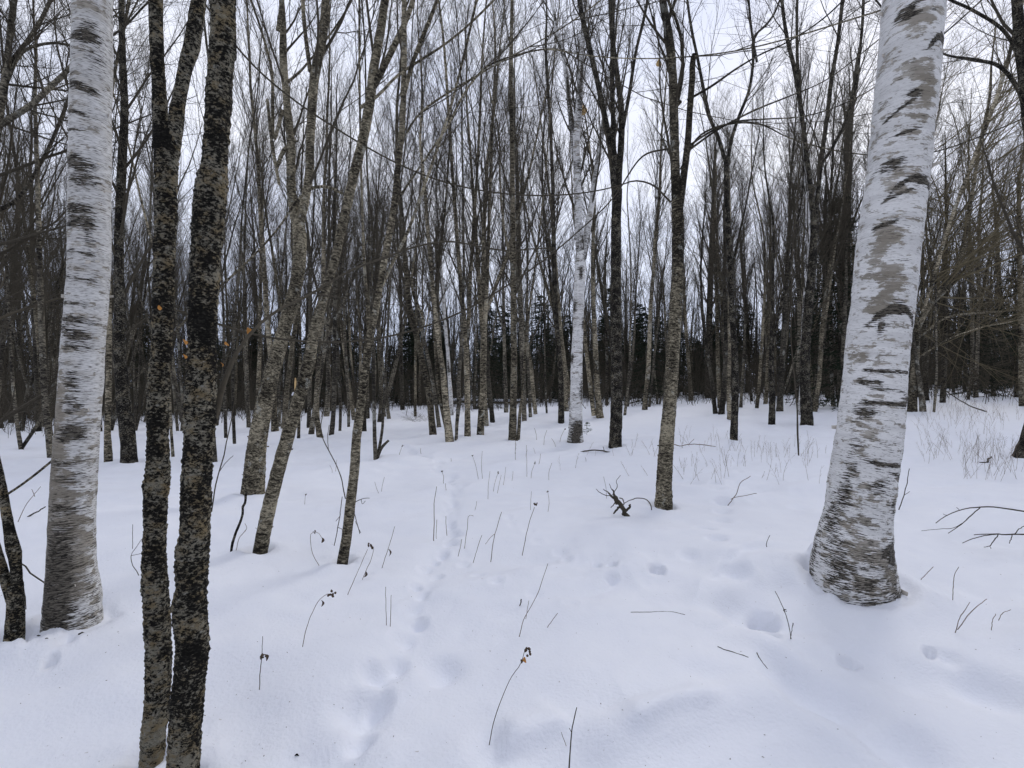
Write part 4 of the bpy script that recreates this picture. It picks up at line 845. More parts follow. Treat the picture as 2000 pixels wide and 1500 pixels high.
placed = [(b[0], b[1]) for b in BASES]; nbg = 0; tries = 0
while nbg < 205 and tries < 9000:
    tries += 1
    px = -250 + 2500*rng.random(); Y = 13.5 + 34*rng.random()**0.75
    if nbg > 40 and rng.random() < .25: px = -250 + 900*rng.random()
    x = (px-CX)/F*Y
    if any((x-a)**2 + (Y-b)**2 < (0.9 if Y < 20 else 0.6) for a, b in placed): continue
    if Y < 17 and (640 < px < 1600 or px > 1770): continue      # the open snow
    placed.append((x, Y)); i = int(rng.integers(0, len(PROT)))
    if PROT[i][3] is BM and rng.random() < .5: i = 0
    tr, cr_, kd, mt = PROT[i]; z = snow_z(x, Y)
    nm = 'many_stemmed_tree' if kd == 'clump' else ('forked_tree' if kd == 'forked' else ('slender_birch' if mt is BM else 'bare_tree'))
    lab = f'{KW[kd]} {MATW[id(mt)]} tree far back {sector(px)}'
    grp = lab.replace('tree', 'trees')
    if i not in masters:
        root = empty(nm, (x, Y, z), lab, 'tree', grp)
        a = tr.build('trunk', mt, root); b = cr_.build('crown', M_TWIG, root); masters[i] = (a, b)
    else:
        root = empty(nm, (x, Y, z), lab, 'tree', grp)
        for src in masters[i]:
            c = src.copy(); COL.objects.link(c); c.parent = root
    root.rotation_euler = (rng.normal()*.05, rng.normal()*.06, rng.random()*6.28); s = .75+.5*rng.random()
    root.scale = (s, s, s*(.85+.3*rng.random())); nbg += 1

# spruces
def proto_spruce(seed, H, thin=1.0):
    rng = np.random.default_rng(seed); tr = MB(); fo = MB()
    P = np.stack([np.linspace(0, .1, 8)*rng.normal(), np.linspace(0, .1, 8)*rng.normal(), np.linspace(-.3, H, 8)], -1); R = np.linspace(.13, .015, 8)
    stem_mesh(tr, P, R, 8, 20, .04, seed)
    nb = int(H*30*thin); u = np.sort(rng.random(nb)); zb = .5+(H-.6)*u; L = (.42+.23*H*(1-u))*(.7+.5*rng.random(nb)); a = rng.random(nb)*6.283
    t = np.linspace(0, 1, 6)[None]; droop = (-.35*t + .12*t*t)
    PP = np.stack([np.cos(a)[:, None]*t*L[:, None], np.sin(a)[:, None]*t*L[:, None], zb[:, None]+droop*L[:, None]], -1); RR = np.linspace(.012, .003, 6)[None]*np.ones((nb, 1))
    tubes(tr, PP, RR, 3)
    # sprays of needles: many small blades along each branch
    K = 34; tt = .12+.88*rng.random((nb, K)); x = tt*5; i = np.clip(x.astype(int), 0, 4); f = (x-i)[..., None]; rr_ = np.arange(nb)[:, None]
    c = PP[rr_, i]*(1-f)+PP[rr_, i+1]*f; d = nrm(PP[rr_, i+1]-PP[rr_, i]); side = nrm(np.cross(d, [0, 0, 1.0]))*np.where(rng.random((nb, K, 1)) < .5, -1, 1)
    q = nrm(d*.7+side*(.5+.6*rng.random((nb, K, 1)))+rng.normal(size=c.shape)*.22+np.array([0, 0, -.18])); ln = (.14+.16*rng.random((nb, K, 1)))*np.minimum(1, .5+L[:, None, None]); wv = nrm(np.cross(q, rng.normal(size=c.shape)))*.016
    V = np.stack([c-wv, c+q*ln*.5-wv*1.5, c+q*ln, c+q*ln*.5+wv*1.5], 2).reshape(-1, 3)
    fo.add(V, np.arange(len(V)).reshape(-1, 4)); return tr, fo
SP = [proto_spruce(900, 8.5), proto_spruce(901, 10.5, .8), proto_spruce(902, 6.0), proto_spruce(903, 9.5, .7)]
spm = {}
def add_spruce(x, Y, i, lab, grp, s=1.0, rz=0.0):
    z = snow_z(x, Y) if Y < 110 else 0; root = empty('spruce', (x, Y, z), lab, 'spruce', grp); root.rotation_euler = (0, 0, rz); root.scale = (s, s, s)
    if i not in spm: spm[i] = (SP[i][0].build('trunk', M_DARK, root), SP[i][1].build('needles', M_NEEDLE, root, smooth_=False))
    else:
        for src in spm[i]:
            c = src.copy(); COL.objects.link(c); c.parent = root
    return root
for (px, Y, i, s, lab) in [(955, 34, 1, .90, 'dark pointed spruce behind the tuning-fork trunk'), (1262, 30, 3, .80, 'open-branched spruce standing between the straight black trunk and the shaggy tan tree'),
                           (1640, 22, 1, 1.12, 'tall dark spruce just left of the right paper birch'), (1905, 27, 0, .8, 'dark spruce beyond the sweeping twigs near the right edge'), (1985, 24, 1, .8, 'dark spruce filling the right edge of the wood')]:
    add_spruce((px-CX)/F*Y, Y, i, lab, None, s*.85, px*.1)
n = 0
while n < 260:
    px = -350+2700*rng.random(); Y = 38+24*rng.random(); x = (px-CX)/F*Y
    lab = f'dark spruce far back {sector(px)}'
    add_spruce(x, Y, int(rng.integers(0, 4)), lab, lab.replace('spruce', 'spruces'), .55+.45*rng.random(), rng.random()*6); n += 1

# the mass of trunks that closes the view
def far_wood():
    rng = np.random.default_rng(31); mb = MB(); M_ = 1500
    a = np.radians(-62+124*rng.random(M_)); d = 46+54*rng.random(M_)
    k = 420; a[:k] = np.radians(66+228*rng.random(k)); d[:k] = 4.5+40*rng.random(k)**.7       # the same wood, unseen behind the photographer, added to shade the near snow
    x, y = d*np.sin(a), d*np.cos(a); z = terrain(x, y)
    H = 9+6*rng.random(M_); n = 8; t = np.linspace(0, 1, n)[None]; lx, ly = rng.normal(size=(2, M_))*.06
    P = np.stack([x[:, None]+lx[:, None]*H[:, None]*t+.15*np.sin(t*5+a[:, None]*9), y[:, None]+ly[:, None]*H[:, None]*t, z[:, None]-.3+H[:, None]*t], -1); R = (.07+.07*rng.random((M_, 1)))*np.linspace(1, .15, n)[None]
    tubes(mb, P, R, 5); P1, R1 = kids(P, R, 14, .15, .98, 30, .3, .06, .08, 5, rng, .5, .3, .008); tubes(mb, P1, R1, 3)
    P2, R2 = kids(P1, R1, 5, .1, .98, 35, .5, .05, .1, 4, rng, .6, .4, .005); tubes(mb, P2, R2, 3)
    return tag(mb.build('far_wood', M_DARK), 'dark mass of bare trunks and twigs that closes the view behind the wood', 'forest', kind='stuff')
far_wood()
def underbrush():
    rng = np.random.default_rng(41); mb = MB(); M_ = 3400
    a = np.radians(-60+120*rng.random(M_)); d = 27+31*rng.random(M_)**.7; x, y = d*np.sin(a), d*np.cos(a)
    z = terrain(x, y); P0 = np.stack([x, y, z-.1], -1); D = nrm(np.stack([rng.normal(size=M_)*.25, rng.normal(size=M_)*.25, np.ones(M_)], -1)); h = 1.5+5.0*rng.random(M_)*smooth(26, 40, d); n = 6
    t = np.linspace(0, 1, n)[None, :, None]; P = P0[:, None]+D[:, None]*t*h[:, None, None]+rng.normal(size=(M_, n, 3))*.05*t; R = (.008+.012*rng.random((M_, 1)))*np.linspace(1, .3, n)[None]
    tubes(mb, P, R, 4); P1, R1 = kids(P, R, 9, .1, .98, 38, .45, .03, .1, 5, rng, .7, .4, .005); tubes(mb, P1, R1, 3); P2, R2 = kids(P1, R1, 4, .1, .98, 38, .5, .03, .1, 4, rng, .8, .4, .004); tubes(mb, P2, R2, 3)
    return tag(mb.build('underbrush', M_TWIG), 'dense thicket of thin leafless shoots under the far trees', 'underbrush', kind='stuff')
underbrush()

# ------------------------------------------------------------------ stems, twigs, sticks and other small things on the snow
def px_path(pts, Y, dz=0.0):
    P = np.array([W3(p[0], p[1], Y) for p in pts]); R = np.array([p[2]/2*Y/F for p in pts]); return P, R
def plant(name, label, cat, stems, mat=M_STALK, group=None, head=None, leafs=(), Y=None, seed=0, lay=False, child='stem', lw=1.0):
    """a small thing made of traced stems; head/leafs are (x, y, size in px, material)"""
    x0, y0 = stems[0][0][0], stems[0][0][1]; Y = Y or ground_hit(x0, y0); b = W3(x0, y0, Y); b[2] = snow_z(b[0], b[1])
    root = empty(name, b, label, cat, group); rng = np.random.default_rng(seed+int(x0))
    for st in stems:
        P, R = px_path(st, Y); R = R*lw*.52
        if st is stems[0] or abs(st[0][0]-x0)+abs(st[0][1]-y0) < 25:
            if not lay: P, R = root_down(P, R, .05, 1.0)
        if lay:                                         # lying on the snow: each point rests on the surface
            for q, p in enumerate(st):
                Yq = ground_hit(p[0], p[1]); w = W3(p[0], p[1], Yq); w[2] = snow_z(w[0], w[1]) + R[q]*0.8; P[q] = w
        P2, R2 = resample(P, np.maximum(R, .0008), 14 if len(st) > 2 else 6)
        P2 = P2 + rng.normal(size=P2.shape)*R2.mean()*0.35
        mb = MB(); stem_mesh(mb, P2, R2, 6, 20, .1, seed, None, .12); mb.build(child, mat, root, b)
    for (hx, hy, hs, hm, kind) in leafs:
        c = W3(hx, hy, Y); s_ = hs*Y/F; mb = MB()
        if kind == 'head':      # tight knobbly cluster of dried seed pods
            for _ in range(9):
                o = rng.normal(size=3)*s_*.20; d = nrm(rng.normal(size=3)+[0, 0, -.3]); L = s_*(.25+.3*rng.random())
                t = np.linspace(0, 1, 5)[:, None]; mb_P = (c+o)+d*L*t; rr = s_*.16*np.array([.3, 1, 1.1, .8, .15]); tubes(mb, mb_P[None], rr[None], 5)
            mb.build('seed_head', hm, root, b)
        else:                   # one curled dead leaf hanging down
            n = 7; t = np.linspace(0, 1, n); d = nrm(np.array([rng.normal()*.35, rng.normal()*.3, -1.0])); sd = nrm(np.cross(d, [rng.normal(), 1, rng.normal()])); up = np.cross(sd, d)
            mid = c + d*s_*t[:, None] + up*s_*.22*np.sin(t*3.0)[:, None]; w = s_*.30*np.sin(np.pi*np.clip(t*.92+.04, 0, 1))[:, None]; cu = up*s_*.14*np.sin(np.pi*t)[:, None]
            th = up*s_*.02
            for a, bb in ((mid-sd*w+cu, mid), (mid, mid+sd*w+cu)):
                V = np.stack([a, bb, bb+th, a+th], 1).reshape(-1, 3); mb.add(V, _faces(1, n, 4))
            mb.build('dead_leaf', hm, root, b)
    return root
DS = 'dry weed'
S_, H_, L_ = M_STALK, 'head', 'leaf'
plant('dried_flower', 'tall bent dry flower stem with a nodding seed head, centre foreground', DS, [[(957,1447,3.2),(963,1415,3),(980,1365,2.6),(1000,1320,2.4),(1019,1292,2.4),(1024,1272,2.2)]], M_SEED, None, None, [(1031,1271,15,M_SEED,H_),(1024,1283,12,M_LEAF,L_),(1020,1288,10,M_SEED,L_)])
plant('dried_flower', 'dry stem bowed right under a brown seed cluster, right of the twin mossy trunks', DS, [[(588,1281,2.8),(598,1230,2.4),(613,1190,2.2),(628,1167,2),(640,1160,2)]], M_STALK, None, None, [(647,1161,14,M_SEED,H_),(627,1172,13,M_SEED,L_)])
plant('dried_flower', 'slanting dry stem topped by dark pods just right of the slim dark leaning tree', DS, [[(677,1166,2.4),(695,1125,2),(708,1095,2),(718,1073,1.8)]], M_STALK, None, None, [(724,1066,11,M_SEED,H_)])
plant('dry_weed', 'short dry stem with one hanging leaf beside the slanting pod stem', DS, [[(706,1136,2.2),(716,1112,2),(726,1090,1.8),(730,1072,1.6)]], M_STALK, None, None, [(714,1115,12,M_SEED,L_)])
plant('dry_weed', 'dry stem with one shrivelled leaf halfway up, second right of the slim dark leaning tree', DS, [[(747,1107,2.2),(757,1075,2),(765,1050,1.8),(771,1028,1.5)]], M_STALK, None, None, [(758,1072,14,M_SEED,L_)])
plant('dry_weed', 'upright stalk with a dark shrivelled clump at mid-height, lower left foreground', DS, [[(507,1346,3.2),(508,1315,3),(511,1285,2.6),(513,1243,2.2)]], M_SEED, None, None, [(513,1278,17,M_SEED,L_),(514,1282,12,M_SEED,H_)])
plant('dry_weed', 'stem bent over like a hook left of the slim dark leaning tree', DS, [[(624,1106,2.2),(612,1085,2),(607,1062,2),(610,1040,2),(620,1040,1.8),(632,1057,1.8)]], M_STALK, None, None, [(630,1050,10,M_SEED,L_),(615,1038,6,M_SEED,H_)])
plant('dry_weed', 'taller of two thin upright stalks left of the animal trail', DS, [[(755,1229,2.4),(754,1190,2),(753,1146,1.8)]])
plant('dry_weed', 'shorter of two thin upright stalks left of the animal trail', DS, [[(762,1230,2.4),(763,1200,2),(764,1162,1.8)]])
plant('dry_weed', 'long thin kinked twig slanting right out of the open snow in the centre', 'twig', [[(1015,1240,2.8),(1023,1210,2.4),(1037,1185,2.2),(1050,1160,2.6),(1052,1155,2.2),(1062,1125,2.2),(1070,1101,2)], [(1027,1209,2),(1030,1190,1.8),(1033,1173,1.6)]], M_STALK, None, None, [(1014,1243,7,M_SEED,L_)])
plant('twig', 'short stubby black twig left of the long kinked one', 'twig', [[(1013,1189,4),(1017,1178,4.2),(1018,1170,5)]], M_TWIG)
plant('twig', 'small tilted twig right of the long kinked one', 'twig', [[(1069,1226,2.2),(1080,1210,2),(1089,1198,2)]], M_STALK)
plant('twig', 'strong black shoot cut by the bottom edge of the view', 'twig', [[(1109,1540,6),(1112,1490,5),(1117,1430,4.5),(1121,1405,4),(1127,1382,3.4)], [(1117,1432,2.4),(1112,1422,2)]], M_TWIG, Y=ground_hit(1109, 1500)*.98)
plant('dry_weed', 'tiny bare stalk left of the strong black shoot', DS, [[(1103,1449,2),(1099,1438,1.8),(1096,1430,1.6)]])
plant('twig', 'tilted budded twig below the left foot of the right paper birch', 'twig', [[(1545,1246,3),(1540,1218,2.8),(1533,1195,2.6),(1523,1172,2.4),(1514,1155,2.2)], [(1545,1240,2.4),(1547,1228,2.4),(1549,1217,3.4)]], M_TWIG, None, None, [(1533,1192,6,M_TWIG,H_)])
plant('twig', 'small upright twig behind the drift left of the right paper birch', 'twig', [[(1499,1078,2.8),(1497,1062,2.4),(1504,1045,2)]], M_TWIG)
plant('twig', 'dark twig lying nearly flat on the snow in the lower right foreground', 'twig', [[(1402,1265,2.6),(1412,1272,2.6),(1432,1279,2.8),(1462,1288,2.2)]], M_TWIG, lay=True)
plant('twig', 'short lying twig tipped with a yellowish dead leaf', 'twig', [[(1478,1277,4),(1484,1284,3),(1499,1296,2)]], M_TWIG, None, None, [(1481,1276,9,M_LEAF,L_)], lay=True)
plant('twig', 'thin pale twig lying in a low arc left of the snow holes', 'twig', [[(1232,1201,1.8),(1262,1200,1.8),(1285,1194,1.8),(1310,1194,1.8),(1338,1203,1.8)]], M_TWIG, lay=True)
plant('twig', 'upright thin twig with a bent tip right of the right paper birch', 'twig', [[(1861,1168,2.4),(1862,1140,2.2),(1866,1118,2),(1873,1107,1.8)]], M_STALK)
plant('twig', 'forked dry sprig farther right of the right paper birch', 'twig', [[(1879,1218,2.8),(1890,1203,2.6),(1905,1187,2.4),(1928,1170,2)], [(1869,1225,2.6),(1875,1205,2.4),(1882,1195,2.2),(1895,1176,1.8)]], M_STALK, Y=ground_hit(1875, 1222))
plant('twig', 'small curly sprig near the right edge of the foreground', 'twig', [[(1937,1224,2.2),(1939,1210,2),(1945,1199,1.8)], [(1950,1212,2),(1958,1198,2),(1974,1191,1.8)]], M_STALK, Y=ground_hit(1940, 1222))
plant('twig', 'short slanting sprig beside the right foot of the right paper birch', 'twig', [[(1800,1131,2.2),(1811,1119,2),(1823,1107,1.8)]], M_STALK)
plant('twig', 'crooked twig standing right of the right paper birch at knee height', 'twig', [[(1757,991,3.4),(1762,978,3),(1769,955,3),(1776,915,2.4)], [(1765,968,2),(1777,960,1.6)]], M_TWIG)
plant('twig', 'low forked twig lying on the snow right of the shaggy tan tree', 'twig', [[(1425,983,3),(1438,965,2.8),(1445,945,2.6),(1466,930,2)], [(1434,972,2.4),(1455,968,2.2),(1478,963,2)]], M_STALK)
for (pt, l) in [([(960,1087,2.6),(964,1055,2.4),(972,1025,2.2),(980,1000,2)], 'tallest stalk left of the footprints, with a thin side shoot'), ([(1022,1075,2.4),(1029,1040,2.2),(1037,1010,2),(1044,990,2)], 'stalk ending in a brown seed head above the small footprints'),
                ([(927,1089,2),(934,1066,1.8),(941,1045,1.8)], 'plain slanting stalk between the trail and the tallest stalk'), ([(897,1077,2),(900,1064,1.8),(902,1053,1.6)], 'shortest stalk right beside the animal trail'),
                ([(908,1064,2),(913,1030,1.8),(918,1006,1.6),(925,1008,1.4)], 'hook-tipped thin stalk right beside the animal trail'), ([(847,1048,3),(848,1010,2.8),(848,985,2.4),(853,950,2)], 'dark paired stalk left of the animal trail'), ([(872,1037,2),(871,1022,1.8),(871,1008,1.6)], 'very short stalk standing in the animal trail')]:
    plant('dry_weed', l, DS, [pt] + ([[(948,1063,1.6),(958,1050,1.6),(966,1043,1.6)]] if pt[0][0] == 960 else []) + ([[(852,1043,1.6),(853,1015,1.6)]] if pt[0][0] == 847 else []), M_STALK, None, None, [(1046,984,8,M_SEED,H_)] if pt[0][0] == 1022 else [])
# thin grass and weed stalks in the open snow of the centre, one object each
gr = 'thin weed stalks scattered over the open snow in the centre'
rs = np.random.default_rng(9)
for i, (x, y, h, lean) in enumerate([(953,974,54,4),(934,935,45,-11),(942,931,50,0),(1000,940,20,2),(982,952,40,6),(963,963,40,10),(971,966,38,8),(1029,929,60,-1),(1007,905,48,0),(1037,934,30,8),(1072,938,34,6),(1051,912,26,5),(1036,1000,40,2),(1070,1002,42,0),(928,995,16,3),(881,905,10,0),(822,885,10,0),(866,940,20,-3),(872,962,18,-2),(1143,905,12,0),(745,962,30,6),(778,895,24,8),(740,965,24,-8),(648,930,22,-4),(655,928,30,3),(595,985,18,2),(1185,975,44,-6),(1062,870,30,6),(1048,860,24,-4),(1093,868,30,10),(1085,872,16,-8)]):
    c = rs.normal()*2
    plant('weed_stalk', 'thin dry weed stalk on the open snow in the centre', 'weed', [[(x, y, 1.5), (x+lean*.4+c*.5, y-h*.5, 1.3), (x+lean, y-h, 1.1)]], M_STALK, gr, seed=i, leafs=[(x+lean, y-h, 4, M_SEED, H_)] if i % 4 == 1 else [])
# sticks, boughs and the dead root
plant('fallen_stick', 'black stick lying on the snow at the foot of the straight black trunk', 'stick', [[(1116,886,3.5),(1130,883,5),(1150,880,5),(1172,880,5),(1190,883,5),(1206,887,4)], [(1180,880,2.4),(1178,872,1.8)]], M_TWIG, lay=False, Y=ground_hit(1200, 888))
plant('fallen_bough', 'upper budded bough arching down from the right edge over the snow', 'branch', [[(2040,1006,6),(2000,999,5.5),(1960,993,5),(1915,990,4.5),(1890,993,4),(1865,999,3.4),(1845,1010,3),(1828,1022,2.6)], [(1915,991,3.6),(1900,1004,3.4),(1880,1022,3),(1852,1042,2.4)], [(1880,1022,2.4),(1862,1031,2.2),(1835,1033,2),(1800,1037,1.6)], [(1875,997,2),(1868,991,1.6)], [(1850,1007,2),(1842,1004,1.5)]], M_TWIG, Y=ground_hit(1850, 1045), lay=False)
plant('fallen_bough', 'lower budded bough reaching in from the right edge, tips touching the snow', 'branch', [[(2040,1044,6),(2000,1044,5.5),(1970,1044,5),(1950,1043,4.5),(1925,1043,3.6),(1903,1045,3)], [(1950,1043,3.6),(1920,1047,3.2),(1897,1053,3),(1880,1061,2.4)], [(1950,1044,3.2),(1940,1057,3),(1933,1066,2.6),(1922,1069,2)], [(1977,1044,2.8),(1974,1055,2.6),(1971,1062,2)], [(1982,1043,3),(1990,1034,2.8),(2003,1026,2.4)], [(1933,1066,2),(1936,1072,1.5)]], M_TWIG, Y=ground_hit(1920, 1072), lay=False)
plant('fallen_branch', 'thin dark branch slanting down behind the left paper birch to the twin trunks', 'branch', [[(36,1098,5),(60,1120,5),(85,1137,5),(130,1163,5),(165,1178,5),(195,1192,5),(232,1204,5),(250,1210,6),(276,1217,5)], [(38,1100,3),(44,1135,3),(50,1175,3),(51,1205,3)]], M_TWIG, Y=Y_PL+.25)
plant('twig', 'thick snapped twig poking out of the snow left of the left paper birch', 'twig', [[(42,1018,6),(60,1006,6),(72,1000,5),(88,990,4)]], M_TWIG)
plant('twig', 'slender forked twig behind the snapped one, left of the left paper birch', 'twig', [[(30,1030,2.5),(52,985,2.2),(80,950,2)], [(68,970,2),(62,955,1.6)]], M_STALK)
plant('twig', 'branched spray of bare twigs left of the twin mossy trunks', 'twig', [[(268,1118,2.6),(257,1098,2.4),(256,1085,2.2),(265,1070,2),(278,1052,2)], [(257,1085,2),(272,1082,1.8),(280,1080,1.6)], [(259,1072,2),(259,1048,1.8),(259,1024,1.6)]], M_TWIG, Y=ground_hit(268, 1130))
plant('stub', 'thin dead shoot leaning against the foot of the thick shaggy leaning trunk', 'stick', [[(450,1085,9),(455,1060,10),(463,1035,10),(470,1015,9),(478,980,10),(484,960,9)]], M_MOSSD)
plant('twig', 'forked fine twig just right of the thin dead shoot', 'twig', [[(460,1085,2.4),(468,1050,2.2),(480,1035,2)], [(472,1045,2),(482,1030,1.8),(478,1022,1.6)]], M_STALK)
plant('sapling', 'curved bare sapling rising behind the mossy trunk nearest the camera', 'sapling', [[(413,1000,5),(420,955,5),(428,920,5),(437,890,4.5),(444,855,4),(452,820,3.5),(458,780,3)], [(428,922,2.5),(440,905,2.2),(455,890,2)]], M_TWIG)
plant('sapling', 'whip-thin curved sapling leaning left into the slim dark leaning tree', 'sapling', [[(674,972,4),(668,940,4),(658,910,4),(645,885,3.5),(633,862,3.5),(627,838,3),(632,800,3)], [(642,880,2.5),(640,850,2.2),(643,830,2)]], M_TWIG)
plant('twig', 'drooping fine twigs on the left side of the slim dark leaning tree', 'twig', [[(655,1055,3),(660,1030,3),(664,1005,3),(668,970,2.6)], [(660,1030,2),(668,1034,1.8),(668,1042,1.6)], [(664,1008,2),(656,1018,1.8)]], M_TWIG, Y=TY[8])
plant('twig', 'branching fine twigs on the right side of the slim dark leaning tree', 'twig', [[(700,1032,2.6),(695,1012,2.6),(690,985,3),(705,975,2.6),(722,973,2)], [(705,975,2),(708,984,1.8),(714,978,1.6)], [(700,1031,2),(694,1018,1.6)]], M_TWIG, Y=TY[8])
# the upturned dead root with its trailing branch, left of the shaggy tan tree
Yr = ground_hit(1215, 1003)
rr = plant('dead_root', 'dark tangled root lump sticking out of the snow left of the shaggy tan tree', 'root', [[(1222,1004,18),(1214,990,17),(1206,976,15),(1199,964,8),(1197,955,5)], [(1206,985,12),(1200,975,10),(1193,968,7),(1186,960,4),(1178,955,2)], [(1222,998,10),(1228,992,9),(1231,985,6)], [(1208,990,9),(1202,998,7),(1198,1003,5)], [(1199,966,3),(1185,968,3),(1172,962,2.4),(1164,955,1.8)], [(1200,960,3),(1206,950,2.6),(1204,940,2),(1212,928,1.6)], [(1206,975,4),(1199,985,4),(1193,992,3)], [(1196,958,2.4),(1190,945,2)], [(1210,972,4),(1216,975,4),(1219,985,3)]], M_TWIG, Y=Yr, child='root')
plant('fallen_branch', 'thin arched branch running from the dead root to the shaggy tan tree', 'branch', [[(1222,982,3),(1232,976,3),(1242,973,4),(1252,973,3.4),(1264,977,3.4),(1270,984,4),(1273,996,4)]], M_TWIG, Y=Yr+.05)
plant('fallen_branch', 'long budded twig lying on the snow right of the shaggy tan tree', 'branch', [[(1313,868,3),(1328,871,3),(1345,868,3),(1365,868,3),(1385,870,3),(1398,872,2.4)], [(1345,868,2),(1352,861,1.8),(1356,857,1.6)]], M_STALK, Y=ground_hit(1330, 874))
plant('fallen_branch', 'bare branch sloping down through the weeds beyond the right paper birch', 'branch', [[(1925,804,5),(1895,793,4),(1872,780,4),(1850,765,4),(1835,755,3)]], M_TWIG)
plant('fallen_branch', 'short dark branch piece on the snow near the right edge', 'branch', [[(1913,910,4),(1922,911,5),(1930,907,5),(1938,903,4)]], M_TWIG, lay=True)
# fallen trunk carrying a line of snow, far centre
Yl = ground_hit(930, 792)
lg = plant('fallen_log', 'dark fallen trunk topped with snow, lying far back in the centre', 'log', [[(866,786,7),(900,785,8),(950,786,8),(1000,787,8),(1050,783,7)]], M_DARK, Y=Yl, child='trunk', lay=False)
mb = MB(); P, R = px_path([(870,781,3.5),(900,780,5),(950,781,5),(1000,782,5),(1046,779,3.5)], Yl); stem_mesh(mb, P, R, 8, 40, .1, 4, None, .2); mb.build('snow_cap', M_SNOW, lg, tuple(lg.location))
# the little fir beside the white birch and the heap of brush
Yf = ground_hit(1148, 852); bf = W3(1146, 852, Yf); bf[2] = snow_z(bf[0], bf[1]); fr = empty('young_fir', bf, 'tiny green fir sprig by the right side of the middle white birch', 'fir')
mb = MB(); rng = np.random.default_rng(3); P = np.stack([np.full(6, bf[0]), np.full(6, Yf), bf[2]-.05+np.linspace(0, .40, 6)], -1); tubes(mb, P[None], np.linspace(.006, .002, 6)[None], 5); mb.build('stem', M_TWIG, fr, bf)
mb = MB()
for k in range(22):
    a = rng.random()*6.28; z0 = bf[2]+.06+.32*rng.random(); L = .24*(1-(z0-bf[2])/.55); t = np.linspace(0, 1, 8)[:, None]
    Q = np.array([bf[0], Yf, z0]) + np.array([math.cos(a), math.sin(a), .1])*L*t
    for q in Q[1:]:
        for _ in range(5):
            d = nrm(np.array([math.cos(a), math.sin(a), 0])*.5+rng.normal(size=3)*.6)*.035; w = nrm(np.cross(d, rng.normal(size=3)))*.003
            mb.add(np.array([q-w, q+d*.5-w, q+d, q+d*.5+w]), np.array([[0, 1, 2, 3]]))
mb.build('needles', M_NEEDLEG, fr, bf, smooth_=False)
def twig_stuff(name, label, cat, boxes, M_, hgt, seed, mat, lev=1, flat=False):
    rng = np.random.default_rng(seed); mb = MB(); pts = []
    for _ in range(M_):
        x0, x1, y0, y1 = boxes[rng.integers(0, len(boxes))]; px = x0+(x1-x0)*rng.random(); py = y0+(y1-y0)*rng.random(); Y = ground_hit(px, py); X = (px-CX)/F*Y; pts.append((X, Y, snow_z(X, Y)))
    P0 = np.array(pts); M_ = len(P0); n = 6; t = np.linspace(0, 1, n)[None, :, None]; h = (hgt*(.4+.8*rng.random(M_)))[:, None, None]
    D = np.stack([rng.normal(size=M_)*.28, rng.normal(size=M_)*.25, np.full(M_, .35 if flat else 1.0)], -1)
    if flat: D[:, :2] *= 3
    D = nrm(D)[:, None]; P = P0[:, None]-[0, 0, .03]+D*t*h+np.stack([rng.normal(size=(M_, 1))*.12, 0*rng.normal(size=(M_, 1)), -.04*np.ones((M_, 1))], -1)*t*t*h
    R = (.0016+.0018*rng.random((M_, 1)))*np.linspace(1, .4, n)[None]; tubes(mb, P, R, 4)
    if lev: P1, R1 = kids(P, R, 4, .35, .98, 30, .3, .02, .08, 4, rng, .6, .5, .0014); tubes(mb, P1, R1, 3)
    return tag(mb.build(name, mat), label, cat, kind='stuff')
twig_stuff('dry_weeds', 'sparse dry weed stalks on the snow left of the right paper birch', 'weeds', [(1400,1620,870,905),(1440,1600,885,915),(1320,1480,850,885),(1480,1600,900,960),(1320,1430,900,960)], 105, .42, 51, M_STALK)
twig_stuff('dry_weeds', 'thick patch of dry weeds on the snow right of the right paper birch', 'weeds', [(1790,1960,800,850),(1800,1950,850,905),(1830,1990,790,830),(1880,1995,900,935)], 280, .50, 52, M_STALK)
twig_stuff('brush_heap', 'low heap of fine dead twigs on the snow at the centre left', 'brush', [(800,836,815,824)], 90, .8, 53, M_TWIG, 1, True)
twig_stuff('dry_weeds', 'faint fine weed stalks on the snow in front of the straight black trunk', 'weeds', [(1000,1280,890,930),(1220,1290,880,900),(1330,1400,900,960)], 26, .36, 54, M_STALK)
# crumbs of bark and leaf at the foot of the left paper birch
for i, (x, y, s_) in enumerate([(67,1258,12),(75,1268,8),(98,1288,20),(161,1243,14),(580,1454,9),(91,1268,6)]):
    p = G3(x, y); p[2] = snow_z(p[0], p[1]); rng = np.random.default_rng(i); q = s_/2*p[1]/F; mb = MB()
    t = np.linspace(-1, 1, 6); P = p + np.stack([t*q, rng.normal(size=6)*q*.15, .004+.3*q*(1-t*t)], -1); tubes(mb, P[None], (q*.35*np.array([.2, .8, 1, .9, .7, .15]))[None], 6)
    tag(mb.build('bark_crumb', M_MOSSD, None, tuple(p)), ('dark crumb of bark on the snow by the left paper birch' if x < 300 else 'lone dark crumb on the open snow at the lower left'), 'bark crumb', 'bark crumbs by the left paper birch' if x < 300 else None)

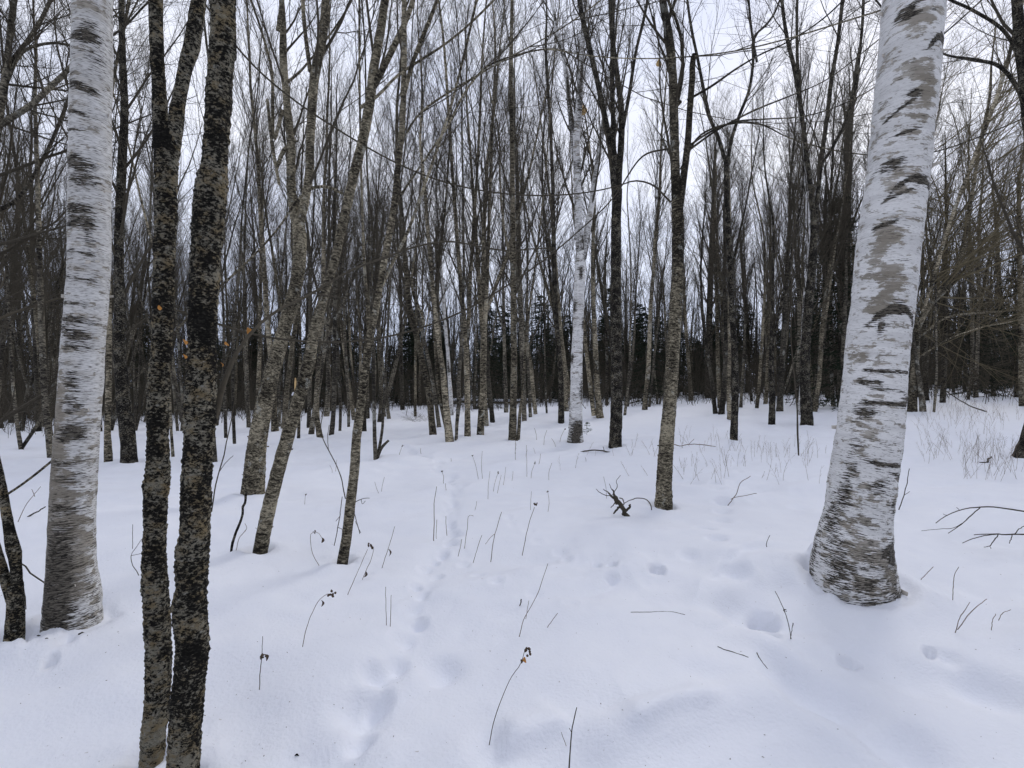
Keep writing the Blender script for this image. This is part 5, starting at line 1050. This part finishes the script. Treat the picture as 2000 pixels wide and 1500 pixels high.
# parts that belong to the traced trees: leaves caught on branches, fresh wood, snow on stubs
def leaf_part(root, base, px, py, size, Y, mat=M_LEAF, name='dead_leaf', seed=0):
    rng = np.random.default_rng(seed+int(px)); c = W3(px, py, Y); s_ = size*Y/F; n = 7; t = np.linspace(0, 1, n); mb = MB()
    d = nrm(np.array([rng.normal()*.5, 0, -1.0])); sd = nrm(np.array([1, rng.normal()*.6, rng.normal()*.3])); up = nrm(np.cross(sd, d))
    mid = c + d*s_*(t[:, None]-.5) + up*s_*.2*np.sin(t*3)[:, None]; w = s_*.36*np.sin(np.pi*np.clip(t*.9+.05, 0, 1))[:, None]; cu = up*s_*.16*np.sin(np.pi*t)[:, None]; th = up*s_*.02
    for a, b in ((mid-sd*w+cu, mid), (mid, mid+sd*w+cu)): mb.add(np.stack([a, b, b+th, a+th], 1).reshape(-1, 3), _faces(1, n, 4))
    mb.build(name, mat, root, base)
for (x, y, s_) in [(485,648,17),(443,671,10),(432,712,9)]: leaf_part(rt, bs, x, y, s_, Y_MR+.1+(x-405)*.0042)
for (x, y, s_) in [(360,668,12),(360,696,10),(311,601,10)]: leaf_part(rt, bs, x, y, s_, Y_MR-.08)
root, base, Yq = WB; leaf_part(root, base, 1137, 214, 22, Yq-.15, M_WOOD, 'torn_bark')
root, base, Yq = LEAN
P, R = px_path([(585,790,9),(572,765,8),(578,738,6)], Yq)
mb = MB(); stem_mesh(mb, *px_path([(590,775,10),(582,768,10),(574,764,9)], Yq), 8, 14, .1, 3); mb.build('branch_stub', M_SHAG, root, base)
mb = MB(); stem_mesh(mb, *px_path([(579,768,8),(578,752,6),(577,738,2)], Yq-.02), 5, 12, .2, 5, None, .2); mb.build('split_wood', M_WOOD, root, base)
mb = MB(); stem_mesh(mb, *px_path([(570,772,2),(574,769,8),(579,771,3)], Yq-.02), 8, 12, .1, 6, None, .2); mb.build('snow_cap', M_SNOW, root, base)
root, base, Yq = SHAGGY
mb = MB(); stem_mesh(mb, *px_path([(1316,215,12),(1322,205,9),(1330,198,6)], Yq), 8, 14, .1, 7); mb.build('branch_stub', M_SHAG, root, base)
leaf_part(root, base, 1289, 122, 16, Yq, M_WOOD, 'torn_bark')
# fine litter: seeds, bud scales and bark dust lying on the snow
rng = np.random.default_rng(88); mb = MB()
for _ in range(900):
    px, py = 2000*rng.random(), 860+640*rng.random()**1.2
    if rng.random() < .45:
        b_ = BASES[int(rng.integers(0, 5))] if rng.random() < .6 else BASES[int(rng.integers(5, len(BASES)))]; X, Y = b_[0]+rng.normal()*.45, b_[1]+rng.normal()*.35
        if Y < 1.2: continue
    else: Y = ground_hit(px, py); X = (px-CX)/F*Y
    c = np.array([X, Y, snow_z(X, Y)+.0012]); a = rng.random()*6.28; L = .0018+.004*rng.random()**2; d = np.array([math.cos(a), math.sin(a), .1*rng.normal()])*L; w = np.array([-math.sin(a), math.cos(a), 0])*L*.4; h = np.array([0, 0, L*.4])
    mb.add(np.array([c-d, c+w, c+d, c-w, c+h]), np.array([[0, 1, 4, 4], [1, 2, 4, 4], [2, 3, 4, 4], [3, 0, 4, 4]]))
tag(mb.build('snow_litter', M_SEED), 'fine specks of seeds and bark dust scattered on the snow', 'litter', kind='stuff')
